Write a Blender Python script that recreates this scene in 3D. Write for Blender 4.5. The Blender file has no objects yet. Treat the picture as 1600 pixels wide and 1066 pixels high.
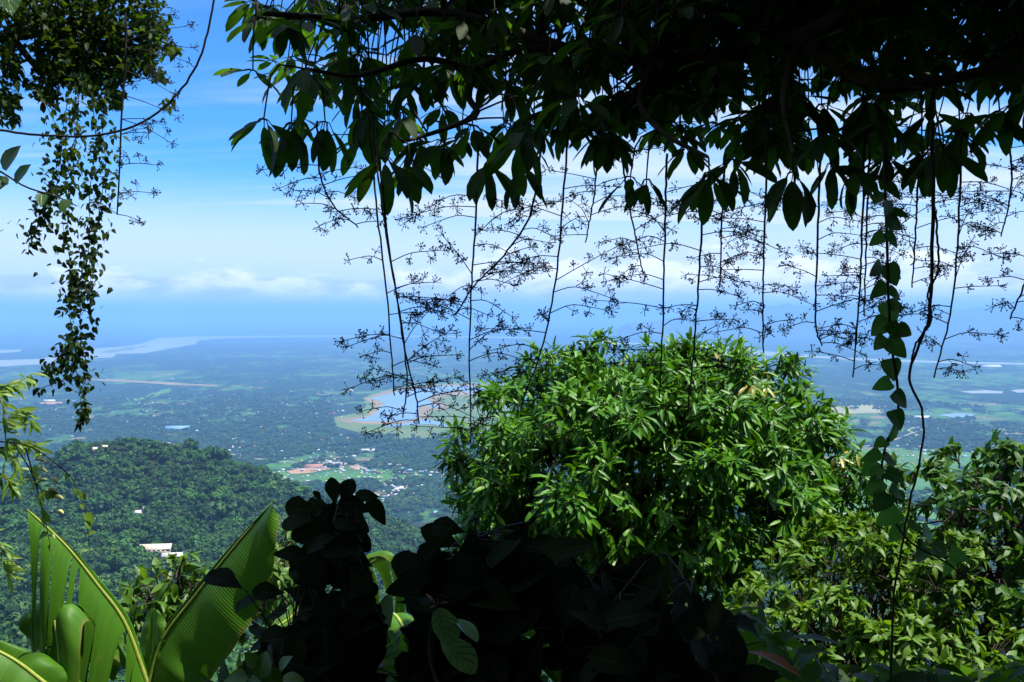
import bpy, math, random
import numpy as np
from mathutils import Vector, Matrix

# ------------------------------------------------------------------ camera, sky, sun, exposure
SC = bpy.context.scene
COL = SC.collection
PI = math.pi
rnd = random.Random(7)
RS = np.random.RandomState(11)
FPX = 1386.0                       # focal length in pixels of the 1600 px wide photograph
EYE = 490.0                        # row of eye level
PITCH = math.atan((533.0 - EYE) / FPX)
CAM = np.array((0.0, 0.0, 1.6))
PLAIN_Z = -700.0

cam_data = bpy.data.cameras.new("camera")
cam_data.sensor_width = 36.0
cam_data.lens = 36.0 * FPX / 1600.0
cam_data.clip_start = 0.05
cam_data.clip_end = 400000.0
cam_obj = bpy.data.objects.new("camera", cam_data)
COL.objects.link(cam_obj)
cam_obj.location = CAM
cam_obj.rotation_euler = (PI / 2 - PITCH, 0, 0)
SC.camera = cam_obj

SUN_DIR = Vector((0.40, -0.04, 0.90)).normalized()       # towards the sun
SUN_EL = math.asin(SUN_DIR.z)
SUN_AZ = math.atan2(SUN_DIR.x, SUN_DIR.y)                 # clockwise from +Y

world = bpy.data.worlds.new("World")
SC.world = world
world.use_nodes = True


class NT:
    """small helper that wires shader nodes"""
    def __init__(self, tree):
        self.t = tree
        self.n = tree.nodes
        self.n.clear()

    def node(self, kind, **kw):
        nd = self.n.new(kind)
        for k, v in kw.items():
            if k.startswith("i_"):
                nd.inputs[k[2:].replace("_", " ")].default_value = v
            else:
                setattr(nd, k, v)
        return nd

    def link(self, a, b):
        self.t.links.new(a, b)

    def val(self, sock, v):
        if hasattr(v, "links"):
            self.link(v, sock)
        else:
            sock.default_value = v

    def math(self, op, a, b=None, c=None, clamp=False):
        nd = self.n.new("ShaderNodeMath")
        nd.operation = op
        nd.use_clamp = clamp
        self.val(nd.inputs[0], a)
        if b is not None:
            self.val(nd.inputs[1], b)
        if c is not None:
            self.val(nd.inputs[2], c)
        return nd.outputs[0]

    def mix(self, f, a, b, blend="MIX"):
        nd = self.n.new("ShaderNodeMix")
        nd.data_type = "RGBA"
        nd.blend_type = blend
        self.val(nd.inputs[0], f)
        self.val(nd.inputs[6], a)
        self.val(nd.inputs[7], b)
        return nd.outputs[2]

    def smooth(self, x, lo, hi, a=0.0, b=1.0):
        nd = self.n.new("ShaderNodeMapRange")
        nd.interpolation_type = "SMOOTHSTEP"
        self.val(nd.inputs[0], x)
        nd.inputs[1].default_value = lo
        nd.inputs[2].default_value = hi
        nd.inputs[3].default_value = a
        nd.inputs[4].default_value = b
        return nd.outputs[0]

    def vec(self, x, y, z):
        nd = self.n.new("ShaderNodeCombineXYZ")
        for i, v in enumerate((x, y, z)):
            self.val(nd.inputs[i], v)
        return nd.outputs[0]

    def noise(self, vec, scale, detail=3.0, rough=0.5, dist=0.0):
        nd = self.n.new("ShaderNodeTexNoise")
        nd.inputs["Scale"].default_value = scale
        nd.inputs["Detail"].default_value = detail
        nd.inputs["Roughness"].default_value = rough
        nd.inputs["Distortion"].default_value = dist
        if vec is not None:
            self.link(vec, nd.inputs["Vector"])
        return nd.outputs[0]


SKY_TURN = 3.09
SKY_SEED = 16.5


def build_world():
    w = NT(world.node_tree)
    out = w.node("ShaderNodeOutputWorld")
    bg = w.node("ShaderNodeBackground")
    sky = w.node("ShaderNodeTexSky", sky_type="NISHITA", sun_disc=False,
                 sun_elevation=SUN_EL, sun_rotation=SUN_AZ, altitude=900.0,
                 air_density=1.0, dust_density=0.3, ozone_density=3.0)
    tc = w.node("ShaderNodeTexCoord")
    sep = w.node("ShaderNodeSeparateXYZ")
    w.link(tc.outputs["Generated"], sep.inputs[0])
    x, y, z = sep.outputs
    # thin high cloud seen on a flat deck, so that it streaks towards the horizon
    zz = w.math("ADD", w.math("MAXIMUM", z, 0.0), 0.06)
    px = w.math("DIVIDE", x, zz)
    py = w.math("DIVIDE", y, zz)
    deck = w.vec(w.math("ADD", w.math("MULTIPLY", px, 0.55), SKY_SEED), w.math("ADD", py, 3.1), SKY_SEED)
    c1 = w.noise(deck, 0.42, 5.0, 0.52, 0.6)
    deck2 = w.vec(w.math("ADD", w.math("MULTIPLY", px, 0.16), 4.0), py, 2.0)
    c2 = w.noise(deck2, 1.7, 5.0, 0.5, 0.5)
    big = w.noise(w.vec(w.math("MULTIPLY", x, 1.0), w.math("MULTIPLY", y, 1.0), w.math("ADD", w.math("MULTIPLY", z, 1.2), SKY_SEED)), 1.25, 1.0, 0.4)
    amt = w.math("ADD", w.math("MULTIPLY", c1, 0.7), w.math("MULTIPLY", c2, 0.85))
    amt = w.math("ADD", amt, w.math("MULTIPLY", w.math("SUBTRACT", big, 0.5), 0.7))
    veil = w.smooth(amt, 0.66, 1.02, 0.0, 0.9)
    low = w.smooth(z, 0.06, 0.165, 0.85, 0.0)
    veil = w.math("MAXIMUM", veil, low)
    # heaped cloud standing along the horizon
    az = w.math("ADD", w.math("ARCTAN2", x, y), SKY_TURN)
    cu_v = w.vec(w.math("MULTIPLY", az, 14.0), w.math("MULTIPLY", z, 38.0), 0.7)
    cu = w.noise(cu_v, 1.0, 6.0, 0.58, 0.2)
    top = w.math("ADD", w.math("MULTIPLY", w.noise(w.vec(w.math("MULTIPLY", az, 5.0), 0.0, 3.3), 1.0, 3.0, 0.5), 0.10), 0.004)
    d = w.math("SUBTRACT", top, z)
    cum = w.smooth(w.math("ADD", w.math("MULTIPLY", d, 10.0), w.math("MULTIPLY", w.math("SUBTRACT", cu, 0.5), 1.5)), -0.02, 0.22)
    cum = w.math("MULTIPLY", cum, w.smooth(z, 0.005, 0.03))
    blue = w.mix(1.0, sky.outputs[0], (0.36, 0.95, 1.60, 1), "MULTIPLY")
    col = w.mix(veil, blue, (6.0, 6.7, 7.3, 1))
    edge = w.math("ADD", w.math("MULTIPLY", w.noise(w.vec(w.math("MULTIPLY", az, 18.0), 0.0, 9.0), 1.0, 4.0, 0.55), 0.016), 0.031)
    bank = w.smooth(w.math("SUBTRACT", edge, z), -0.001, 0.004)
    col = w.mix(w.math("MULTIPLY", bank, 0.85), col, (4.3, 5.0, 6.4, 1))
    shade = w.mix(w.smooth(cu, 0.35, 0.65), (4.6, 5.4, 7.2, 1), (9.5, 9.6, 9.8, 1))
    col = w.mix(w.math("MULTIPLY", cum, 0.85), col, shade)
    w.link(col, bg.inputs[0])
    bg.inputs[1].default_value = 0.085
    w.link(bg.outputs[0], out.inputs[0])


build_world()

sun_data = bpy.data.lights.new("sun", "SUN")
sun_data.energy = 5.0
sun_data.angle = math.radians(0.53)
sun_data.color = (1.0, 0.96, 0.88)
sun_obj = bpy.data.objects.new("sun", sun_data)
COL.objects.link(sun_obj)
sun_obj.location = (20, -10, 60)
sun_obj.rotation_euler = (-SUN_DIR).to_track_quat("-Z", "Y").to_euler()

SC.view_settings.view_transform = "Standard"
SC.view_settings.look = "None"
SC.view_settings.exposure = 0.85
SC.view_settings.gamma = 1.0
SC.view_settings.use_curve_mapping = False
SC.render.engine = "CYCLES"
cy = SC.cycles
cy.max_bounces = 6
cy.diffuse_bounces = 1
cy.glossy_bounces = 2
cy.transmission_bounces = 3
cy.volume_bounces = 4
cy.transparent_max_bounces = 6
cy.use_denoising = True
cy.caustics_reflective = False
cy.caustics_refractive = False


# ------------------------------------------------------------------ helpers
def nrm(a):
    a = np.asarray(a, float)
    return a / np.maximum(np.linalg.norm(a, axis=-1, keepdims=True), 1e-9)


def ray(px, py):
    """direction (depth 1 along the view axis) through a pixel of the photograph"""
    px = np.asarray(px, float)
    py = np.asarray(py, float)
    cx = (px - 800.0) / FPX
    cyy = (533.0 - py) / FPX
    s, c = math.sin(PITCH), math.cos(PITCH)
    return np.stack([cx, c + cyy * s, -s + cyy * c], -1)


def P(px, py, d):
    return CAM + ray(px, py) * np.asarray(d, float)[..., None]


def project(p):
    q = np.asarray(p, float) - CAM
    s, c = math.sin(PITCH), math.cos(PITCH)
    dep = q[..., 1] * c - q[..., 2] * s
    up = q[..., 1] * s + q[..., 2] * c
    dd = np.where(np.abs(dep) < 1e-6, 1e-6, dep)
    return 800 + FPX * q[..., 0] / dd, 533 - FPX * up / dd, dep


def on_plain(px, py, z=PLAIN_Z):
    r = ray(px, py)
    t = (z - CAM[2]) / r[..., 2]
    return CAM + r * t[..., None]


class MB:
    """collects quads (and triangles as quads with a repeated corner) into one mesh"""
    def __init__(self):
        self.v, self.q, self.uv, self.t, self.n = [], [], [], [], 0

    def add(self, v, q, uv=None, tint=0.0):
        v = np.asarray(v, float).reshape(-1, 3)
        q = np.asarray(q, int).reshape(-1, 4)
        self.v.append(v)
        self.q.append(q + self.n)
        self.uv.append(np.zeros((len(v), 2)) if uv is None else np.asarray(uv, float))
        self.t.append(np.full(len(v), tint) if np.isscalar(tint) else np.asarray(tint, float))
        self.n += len(v)

    def tube(self, pts, radii, sides=5, tint=0.0):
        pts = np.asarray(pts, float)
        n = len(pts)
        r = np.full(n, radii) if np.isscalar(radii) else np.interp(np.linspace(0, 1, n), np.linspace(0, 1, len(radii)), radii)
        tg = np.gradient(pts, axis=0)
        tg = nrm(tg)
        ref = np.array((0.31, 0.87, 0.21)) if abs(tg[0][1]) < 0.8 else np.array((0.9, 0.1, 0.3))
        a = nrm(np.cross(tg, ref))
        b = np.cross(tg, a)
        ang = np.arange(sides) * 2 * PI / sides
        ring = a[:, None, :] * np.cos(ang)[None, :, None] + b[:, None, :] * np.sin(ang)[None, :, None]
        v = (pts[:, None, :] + ring * r[:, None, None]).reshape(-1, 3)
        i = np.arange(n - 1)[:, None] * sides
        k = np.arange(sides)[None, :]
        k2 = (k + 1) % sides
        q = np.stack([i + k, i + k2, i + sides + k2, i + sides + k], -1).reshape(-1, 4)
        self.add(v, q, None, tint)

    def box(self, c, s, rz=0.0, tint=0.0):
        c = np.asarray(c, float)
        s = np.asarray(s, float) / 2
        v = np.array([(sx, sy, sz) for sz in (-1, 1) for sx, sy in ((-1, -1), (1, -1), (1, 1), (-1, 1))]) * s
        co, si = math.cos(rz), math.sin(rz)
        v = np.stack([v[:, 0] * co - v[:, 1] * si, v[:, 0] * si + v[:, 1] * co, v[:, 2]], -1) + c
        q = [(3, 2, 1, 0), (4, 5, 6, 7), (0, 1, 5, 4), (1, 2, 6, 5), (2, 3, 7, 6), (3, 0, 4, 7)]
        self.add(v, q, None, tint)

    def mesh(self, name, origin=(0, 0, 0), smooth=False):
        v = np.concatenate(self.v) - np.asarray(origin, float)
        q = np.concatenate(self.q)
        uv = np.concatenate(self.uv)
        t = np.concatenate(self.t)
        me = bpy.data.meshes.new(name)
        tri = q[:, 2] == q[:, 3]
        cnt = np.where(tri, 3, 4)
        loops = q.reshape(-1)
        keep = np.ones((len(q), 4), bool)
        keep[:, 3] = ~tri
        loops = loops[keep.reshape(-1)]
        me.vertices.add(len(v))
        me.vertices.foreach_set("co", v.astype(np.float32).ravel())
        me.loops.add(len(loops))
        me.loops.foreach_set("vertex_index", loops.astype(np.int32))
        me.polygons.add(len(q))
        st = np.concatenate([[0], np.cumsum(cnt)[:-1]])
        me.polygons.foreach_set("loop_start", st.astype(np.int32))
        me.polygons.foreach_set("loop_total", cnt.astype(np.int32))
        if smooth:
            me.polygons.foreach_set("use_smooth", np.ones(len(q), bool))
        ul = me.uv_layers.new(name="UVMap")
        ul.data.foreach_set("uv", uv[loops].astype(np.float32).ravel())
        at = me.attributes.new("tint", "FLOAT", "POINT")
        at.data.foreach_set("value", t.astype(np.float32))
        me.update()
        me.validate()
        return me

    def build(self, name, mat, parent=None, smooth=False, loc=None, origin=(0, 0, 0)):
        """one mesh object; as a child its vertices are world points taken relative to the parent"""
        if parent is not None:
            origin = tuple(parent["_w"])
        elif loc is not None:
            origin = loc
        me = self.mesh(name, origin, smooth)
        for m in (mat if isinstance(mat, (list, tuple)) else [mat]):
            me.materials.append(m)
        ob = bpy.data.objects.new(name, me)
        COL.objects.link(ob)
        if parent is not None:
            ob.parent = parent
            ob["_w"] = origin
        else:
            ob.location = origin
            ob["_w"] = tuple(float(a) for a in origin)
        return ob


def tag(o, label=None, cat=None, group=None, kind=None):
    for k, v in (("label", label), ("category", cat), ("group", group), ("kind", kind)):
        if v:
            o[k] = v
    return o


def thing(name, label, cat, loc, group=None):
    o = bpy.data.objects.new(name, None)
    o.empty_display_size = 0.1
    COL.objects.link(o)
    o.location = tuple(float(a) for a in loc)
    o["_w"] = tuple(float(a) for a in loc)
    return tag(o, label, cat, group)


def spline(pts, n=24):
    """smooth curve through points (Catmull-Rom)"""
    p = np.asarray(pts, float)
    if len(p) == 2:
        return p[0] + (p[1] - p[0]) * np.linspace(0, 1, n)[:, None]
    p = np.vstack([2 * p[0] - p[1], p, 2 * p[-1] - p[-2]])
    out = []
    m = len(p) - 3
    for u in np.linspace(0, m - 1e-6, n):
        i = int(u)
        t = u - i
        a, b, c, d = p[i], p[i + 1], p[i + 2], p[i + 3]
        out.append(0.5 * (2 * b + (c - a) * t + (2 * a - 5 * b + 4 * c - d) * t * t + (3 * b - a - 3 * c + d) * t ** 3))
    return np.array(out)


def pxline(pts, n=24):
    """pixels with depth -> smooth curve in the world"""
    return spline([P(*q) for q in pts], n)


# ---- leaves
def leaf_shape(prof, nseg=4, W=0.3, droop=0.5, fold=0.25, wave=0.0, twist=0.0, seed=0):
    """unit-length leaf along +X, normal +Z; prof(t) is the half width profile (0..1)"""
    r = random.Random(seed)
    t = np.linspace(0, 1, nseg + 1)
    t = 0.35 * t + 0.65 * (0.5 - 0.5 * np.cos(PI * t))
    ang = -droop * (t ** 1.2)
    dt = np.diff(t)
    dx = np.concatenate([[0], np.cumsum(np.cos((ang[1:] + ang[:-1]) / 2) * dt)])
    dz = np.concatenate([[0], np.cumsum(np.sin((ang[1:] + ang[:-1]) / 2) * dt)])
    w = np.array([max(prof(a), 0.012) for a in t]) * W * 0.5
    v, uv = [], []
    for i in range(nseg + 1):
        for s in (-1, 0, 1):
            lift = fold * abs(s) * w[i] + wave * w[i] * abs(s) * math.sin(t[i] * 9 + s * 2 + r.random())
            a = ang[i]
            tw = twist * t[i]
            y = s * w[i] * math.cos(tw)
            zz = lift + s * w[i] * math.sin(tw)
            v.append((dx[i] - math.sin(a) * zz, y, dz[i] + math.cos(a) * zz))
            uv.append((t[i], 0.5 + 0.5 * s))
    q = []
    for i in range(nseg):
        b = i * 3
        q += [(b, b + 3, b + 4, b + 1), (b + 1, b + 4, b + 5, b + 2)]
    return np.array(v), np.array(q), np.array(uv)


def ellip(t):
    return math.sin(PI * min(max(t, 0), 1) ** 1.08) ** 0.62


def lance(t):
    return (math.sin(PI * t ** 0.8)) ** 1.0


def obov(t):
    return math.sin(PI * t ** 1.25) ** 0.7 * (0.3 + 0.7 * min(1, t * 1.6))


def ovate(t):
    return math.sin(PI * t ** 0.62) ** 0.85


def heart(t):
    return math.sin(PI * min(1, (t * 0.93 + 0.07)) ** 0.55) ** 0.75


def leaf_set(prof, W, n=4, nseg=4, droop=(0.2, 0.9), fold=0.25, wave=0.0, seed=1):
    r = random.Random(seed)
    return [leaf_shape(prof, nseg, W * r.uniform(0.85, 1.15), r.uniform(*droop), fold * r.uniform(0.5, 1.4), wave,
                       r.uniform(-0.35, 0.35), seed + k) for k in range(n)]


class Leaves:
    def __init__(self):
        self.p, self.d, self.n, self.L, self.s = [], [], [], [], []

    def add(self, p, d, n, L, s=0.0):
        self.p.append(p); self.d.append(d); self.n.append(n); self.L.append(L); self.s.append(s)

    def arrays(self):
        return (np.array(self.p, float), nrm(self.d), nrm(self.n), np.array(self.L, float), np.array(self.s, float))


def frames(d, n):
    x = nrm(d)
    z = n - x * np.sum(n * x, -1, keepdims=True)
    bad = np.linalg.norm(z, axis=-1) < 1e-4
    z[bad] = np.cross(x[bad], np.array((0.3, 0.8, 0.52)))
    z = nrm(z)
    y = np.cross(z, x)
    return np.stack([x, y, z], -1)          # columns are the axes


def put_leaves(lv, shapes, mat, parent, name="leaf", stuff="foliage", limit=300, score=True, shapes_far=None):
    """the `limit` leaves that show largest become objects, the others one 'stuff' part"""
    if not lv.p:
        return
    p, d, n, L, s = lv.arrays()
    R = frames(d, n)
    N = len(p)
    px, py, dep = project(p + d * L[:, None] * 0.5)
    inside = (px > -20) & (px < 1620) & (py > -20) & (py < 1086) & (dep > 0.3)
    size = np.where(inside, L / np.maximum(dep, 0.3), 0) * (1 + s)
    order = np.argsort(-size)
    solo = [i for i in order[:limit] if size[i] > 0.0045]
    rest = np.setdiff1d(np.arange(N), solo)
    pw = np.array(parent["_w"])
    meshes = []
    for k, (v, q, uv) in enumerate(shapes):
        b = MB()
        b.add(v, q, uv, 0.0)
        me = b.mesh(name, smooth=True)
        me.materials.append(mat)
        meshes.append(me)
    for i in solo:
        o = bpy.data.objects.new(name, meshes[i % len(meshes)])
        COL.objects.link(o)
        M = Matrix.Identity(4)
        for a in range(3):
            for c in range(3):
                M[a][c] = R[i][a][c] * L[i]
            M[a][3] = p[i][a] - pw[a]
        o.parent = parent
        o.matrix_basis = M
    if len(rest):
        b = MB()
        sh = shapes_far or shapes
        tints = RS.rand(N)
        for k in range(len(sh)):
            idx = rest[rest % len(sh) == k]
            if not len(idx):
                continue
            v, q, uv = sh[k]
            V = np.einsum("nij,vj->nvi", R[idx] * L[idx][:, None, None], v) + p[idx][:, None, :]
            Q = q[None, :, :] + (np.arange(len(idx)) * len(v))[:, None, None]
            b.add(V.reshape(-1, 3), Q.reshape(-1, 4), np.tile(uv, (len(idx), 1)), np.repeat(tints[idx], len(v)))
        o = b.build(stuff, mat, parent, smooth=True)
        o["kind"] = "stuff"


def rv(r=rnd):
    """random unit vector"""
    z = r.uniform(-1, 1)
    a = r.uniform(0, 2 * PI)
    s = math.sqrt(1 - z * z)
    return np.array((s * math.cos(a), s * math.sin(a), z))


# ------------------------------------------------------------------ materials
def new_mat(name):
    m = bpy.data.materials.new(name)
    m.use_nodes = True
    return m, NT(m.node_tree)


def leaf_mat(name, dark, light, trans=0.3, trans_col=None, rough=0.38, rib=0.25, veins=0.0, spec=0.5, vein_n=14.0, blotch=0.35):
    m, w = new_mat(name)
    out = w.node("ShaderNodeOutputMaterial")
    oi = w.node("ShaderNodeObjectInfo")
    at = w.node("ShaderNodeAttribute", attribute_name="tint")
    f = w.math("FRACT", w.math("ADD", oi.outputs["Random"], at.outputs["Fac"]))
    uv = w.node("ShaderNodeUVMap")
    sep = w.node("ShaderNodeSeparateXYZ")
    w.link(uv.outputs[0], sep.inputs[0])
    u, v = sep.outputs[0], sep.outputs[1]
    geo = w.node("ShaderNodeNewGeometry")
    nz = w.noise(geo.outputs["Position"], 22.0, 2.0)
    f = w.math("ADD", f, w.math("MULTIPLY", w.math("SUBTRACT", nz, 0.5), blotch), clamp=True)
    col = w.mix(f, (*dark, 1), (*light, 1))
    off = w.math("ABSOLUTE", w.math("SUBTRACT", v, 0.5))
    mid = w.smooth(off, 0.015, 0.05, 1.0, 0.0)
    lift = tuple(min(1, c * 1.8 + 0.03) for c in light)
    col = w.mix(w.math("MULTIPLY", mid, rib), col, (*lift, 1))
    pr = w.node("ShaderNodeBsdfPrincipled")
    pr.inputs["Roughness"].default_value = rough
    pr.inputs["Specular IOR Level"].default_value = spec
    w.link(col, pr.inputs["Base Color"])
    if veins > 0:
        ph = w.math("SUBTRACT", w.math("MULTIPLY", u, vein_n), w.math("MULTIPLY", off, vein_n * 0.55))
        tri = w.math("PINGPONG", ph, 0.5)
        ve = w.smooth(tri, 0.0, 0.16, 1.0, 0.0)
        bp = w.node("ShaderNodeBump")
        bp.inputs["Strength"].default_value = veins
        bp.inputs["Distance"].default_value = 0.004
        h = w.math("ADD", w.math("MULTIPLY", ve, -1.0), w.math("MULTIPLY", mid, -1.0))
        h = w.math("ADD", h, w.math("MULTIPLY", w.noise(geo.outputs["Position"], 130.0, 2.0), 0.5))
        w.link(h, bp.inputs["Height"])
        w.link(bp.outputs[0], pr.inputs["Normal"])
    tr = w.node("ShaderNodeBsdfTranslucent")
    tcol = trans_col or tuple(min(1.0, c * k) for c, k in zip(light, (1.5, 1.7, 0.7)))
    w.link(w.mix(0.35, (*tcol, 1), col), tr.inputs[0])
    mx = w.node("ShaderNodeMixShader")
    w.link(w.math("MULTIPLY", w.smooth(f, 0.0, 1.0, 0.35, 1.5), trans, clamp=True), mx.inputs[0])
    w.link(pr.outputs[0], mx.inputs[1])
    w.link(tr.outputs[0], mx.inputs[2])
    w.link(mx.outputs[0], out.inputs[0])
    return m


def plain_mat(name, c1, c2, scale=6.0, rough=0.85, bump=0.3, bscale=None):
    m, w = new_mat(name)
    out = w.node("ShaderNodeOutputMaterial")
    geo = w.node("ShaderNodeNewGeometry")
    nz = w.noise(geo.outputs["Position"], scale, 4.0, 0.6)
    pr = w.node("ShaderNodeBsdfPrincipled")
    w.link(w.mix(w.smooth(nz, 0.3, 0.7), (*c1, 1), (*c2, 1)), pr.inputs["Base Color"])
    pr.inputs["Roughness"].default_value = rough
    pr.inputs["Specular IOR Level"].default_value = 0.15
    if bump:
        bp = w.node("ShaderNodeBump")
        bp.inputs["Strength"].default_value = bump
        bp.inputs["Distance"].default_value = 0.3 / scale
        w.link(w.noise(geo.outputs["Position"], bscale or scale * 3, 3.0), bp.inputs["Height"])
        w.link(bp.outputs[0], pr.inputs["Normal"])
    w.link(pr.outputs[0], out.inputs[0])
    return m


def crown_mat(name, dark, light, yellow):
    """far crowns: colour differs from tree to tree and a little within one"""
    m, w = new_mat(name)
    out = w.node("ShaderNodeOutputMaterial")
    at = w.node("ShaderNodeAttribute", attribute_name="tint", attribute_type="INSTANCER")
    geo = w.node("ShaderNodeNewGeometry")
    n1 = w.noise(geo.outputs["Position"], 0.35, 2.0)
    n2 = w.noise(geo.outputs["Position"], 0.006, 3.0)
    n3 = w.noise(geo.outputs["Position"], 0.016, 3.0)
    f = w.math("ADD", w.math("MULTIPLY", at.outputs["Fac"], 0.75), w.math("MULTIPLY", w.math("SUBTRACT", n1, 0.4), 0.6))
    f = w.math("ADD", f, w.math("MULTIPLY", w.math("SUBTRACT", n3, 0.5), 1.1), clamp=True)
    col = w.mix(f, (*dark, 1), (*light, 1))
    col = w.mix(w.math("MULTIPLY", w.smooth(n2, 0.5, 0.7), w.smooth(at.outputs["Fac"], 0.55, 1.0)), col, (*yellow, 1))
    pr = w.node("ShaderNodeBsdfPrincipled")
    pr.inputs["Roughness"].default_value = 0.6
    pr.inputs["Specular IOR Level"].default_value = 0.25
    w.link(col, pr.inputs["Base Color"])
    w.link(pr.outputs[0], out.inputs[0])
    return m


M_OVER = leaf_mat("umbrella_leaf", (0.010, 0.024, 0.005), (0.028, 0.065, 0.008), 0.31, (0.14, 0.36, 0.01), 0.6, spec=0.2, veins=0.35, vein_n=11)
M_TREE = leaf_mat("glossy_leaf", (0.018, 0.090, 0.002), (0.090, 0.245, 0.004), 0.18, (0.16, 0.42, 0.003), 0.44, spec=0.3)
M_TREE_Y = leaf_mat("yellowing_leaf", (0.20, 0.22, 0.02), (0.34, 0.26, 0.03), 0.25, None, 0.4)
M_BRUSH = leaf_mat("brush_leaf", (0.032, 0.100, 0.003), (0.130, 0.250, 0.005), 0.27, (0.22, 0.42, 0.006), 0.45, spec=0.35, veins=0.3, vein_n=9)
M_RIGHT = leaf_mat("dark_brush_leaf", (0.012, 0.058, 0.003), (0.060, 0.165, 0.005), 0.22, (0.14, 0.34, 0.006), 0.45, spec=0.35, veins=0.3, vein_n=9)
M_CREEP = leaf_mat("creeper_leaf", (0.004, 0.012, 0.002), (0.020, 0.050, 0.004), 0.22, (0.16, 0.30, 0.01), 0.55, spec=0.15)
M_HEART = leaf_mat("heart_leaf", (0.030, 0.080, 0.012), (0.05, 0.12, 0.018), 0.45, (0.13, 0.33, 0.03), 0.40, veins=0.3, vein_n=6)
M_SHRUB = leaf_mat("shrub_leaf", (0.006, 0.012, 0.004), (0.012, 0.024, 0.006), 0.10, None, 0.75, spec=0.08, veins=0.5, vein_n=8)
M_BAMBOO = leaf_mat("sprig_leaf", (0.09, 0.20, 0.01), (0.20, 0.30, 0.015), 0.4, (0.32, 0.50, 0.05), 0.45)
M_BULLATE = leaf_mat("puckered_leaf", (0.075, 0.16, 0.03), (0.11, 0.20, 0.045), 0.15, None, 0.6, spec=0.2, veins=1.0, vein_n=6)
M_RUST = leaf_mat("rusty_leaf", (0.16, 0.045, 0.012), (0.30, 0.09, 0.02), 0.3, (0.5, 0.12, 0.02), 0.5)
M_BUSH = leaf_mat("bush_leaf", (0.030, 0.095, 0.006), (0.10, 0.20, 0.012), 0.3, (0.22, 0.42, 0.01), 0.42, veins=0.3, vein_n=8)
M_TIP = leaf_mat("young_leaf", (0.14, 0.10, 0.02), (0.24, 0.16, 0.03), 0.3, None, 0.4)
M_BARK = plain_mat("bark", (0.035, 0.028, 0.02), (0.08, 0.065, 0.045), 9.0, 0.9, 0.6)
M_STEM = plain_mat("dark_stem", (0.018, 0.016, 0.010), (0.035, 0.03, 0.018), 40.0, 0.7, 0.2)
M_GREENSTEM = plain_mat("green_stem", (0.07, 0.10, 0.02), (0.14, 0.16, 0.03), 30.0, 0.6, 0.1)
M_RIB = plain_mat("banana_midrib", (0.26, 0.34, 0.05), (0.36, 0.40, 0.09), 25.0, 0.45, 0.1)
M_POD = plain_mat("pale_pod", (0.40, 0.42, 0.14), (0.52, 0.50, 0.22), 40.0, 0.6, 0.2)
M_SOIL = plain_mat("forest_soil", (0.012, 0.022, 0.007), (0.026, 0.036, 0.012), 0.9, 0.95, 0.5)
M_CROWN = crown_mat("forest_crown", (0.005, 0.028, 0.003), (0.034, 0.115, 0.006), (0.095, 0.150, 0.010))


# ------------------------------------------------------------------ terrain
def _hash(ix, iy, seed):
    h = (ix.astype(np.int64) * 374761393 + iy.astype(np.int64) * 668265263 + seed * 1442695041) & 0x7FFFFFFF
    h = ((h ^ (h >> 13)) * 1274126177) & 0x7FFFFFFF
    h = h ^ (h >> 16)
    return (h & 0xFFFFF) / float(0xFFFFF)


def vnoise(x, y, seed=0):
    ix, iy = np.floor(x), np.floor(y)
    fx, fy = x - ix, y - iy
    fx = fx * fx * (3 - 2 * fx)
    fy = fy * fy * (3 - 2 * fy)
    a, b = _hash(ix, iy, seed), _hash(ix + 1, iy, seed)
    c, d = _hash(ix, iy + 1, seed), _hash(ix + 1, iy + 1, seed)
    return (a + (b - a) * fx) * (1 - fy) + (c + (d - c) * fx) * fy


def fbm(x, y, scale, octv=4, seed=0, gain=0.5):
    s, amp, tot = 0, 1.0, 0
    f = 1.0 / scale
    for o in range(octv):
        s = s + amp * vnoise(x * f + 17.3 * o, y * f - 9.1 * o, seed + o * 13)
        tot += amp
        amp *= gain
        f *= 2.03
    return s / tot


# hill and slopes: points read from the photograph at the distances their trees and houses imply
HP = [(170, 700, 1400), (60, 733, 1380), (0, 768, 1350), (-160, 830, 1300), (240, 712, 1420), (300, 726, 1450), (400, 754, 1520),
      (480, 778, 1600), (560, 806, 1800), (700, 815, 2200), (850, 824, 2600), (150, 782, 1220), (300, 804, 1230), (420, 834, 1250),
      (240, 854, 1050), (100, 884, 950), (380, 904, 1000), (50, 964, 800), (200, 964, 850), (0, 1044, 620), (560, 884, 1400),
      (640, 876, 1650), (640, 836, 2000), (600, 1004, 1000), (800, 954, 1400), (1000, 930, 1500), (1250, 930, 1600), (1500, 930, 1700),
      (300, 1050, 640), (-300, 960, 900), (110, 752, 1300)]
hp = np.array([P(*q) for q in HP])
extra = [(0, 60, -45), (-60, 60, -42), (60, 60, -45), (0, 200, -130), (-200, 200, -125), (200, 200, -140), (0, 400, -225), (-300, 420, -190),
         (300, 400, -240), (700, 500, -320), (-900, 400, -190), (-700, 2300, -640), (-1300, 2300, -660), (-200, 2600, -660), (500, 2700, -690),
         (1300, 2600, -690), (-1500, 1500, -420), (-1700, 600, -250), (1700, 900, -480), (1700, 2000, -650), (-600, 3200, -700), (900, 3200, -705),
         (-1700, 3200, -705), (-450, 1750, -420), (-800, 1700, -400), (0, 3200, -704)]
hp = np.vstack([hp, np.array(extra, float)])


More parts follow.
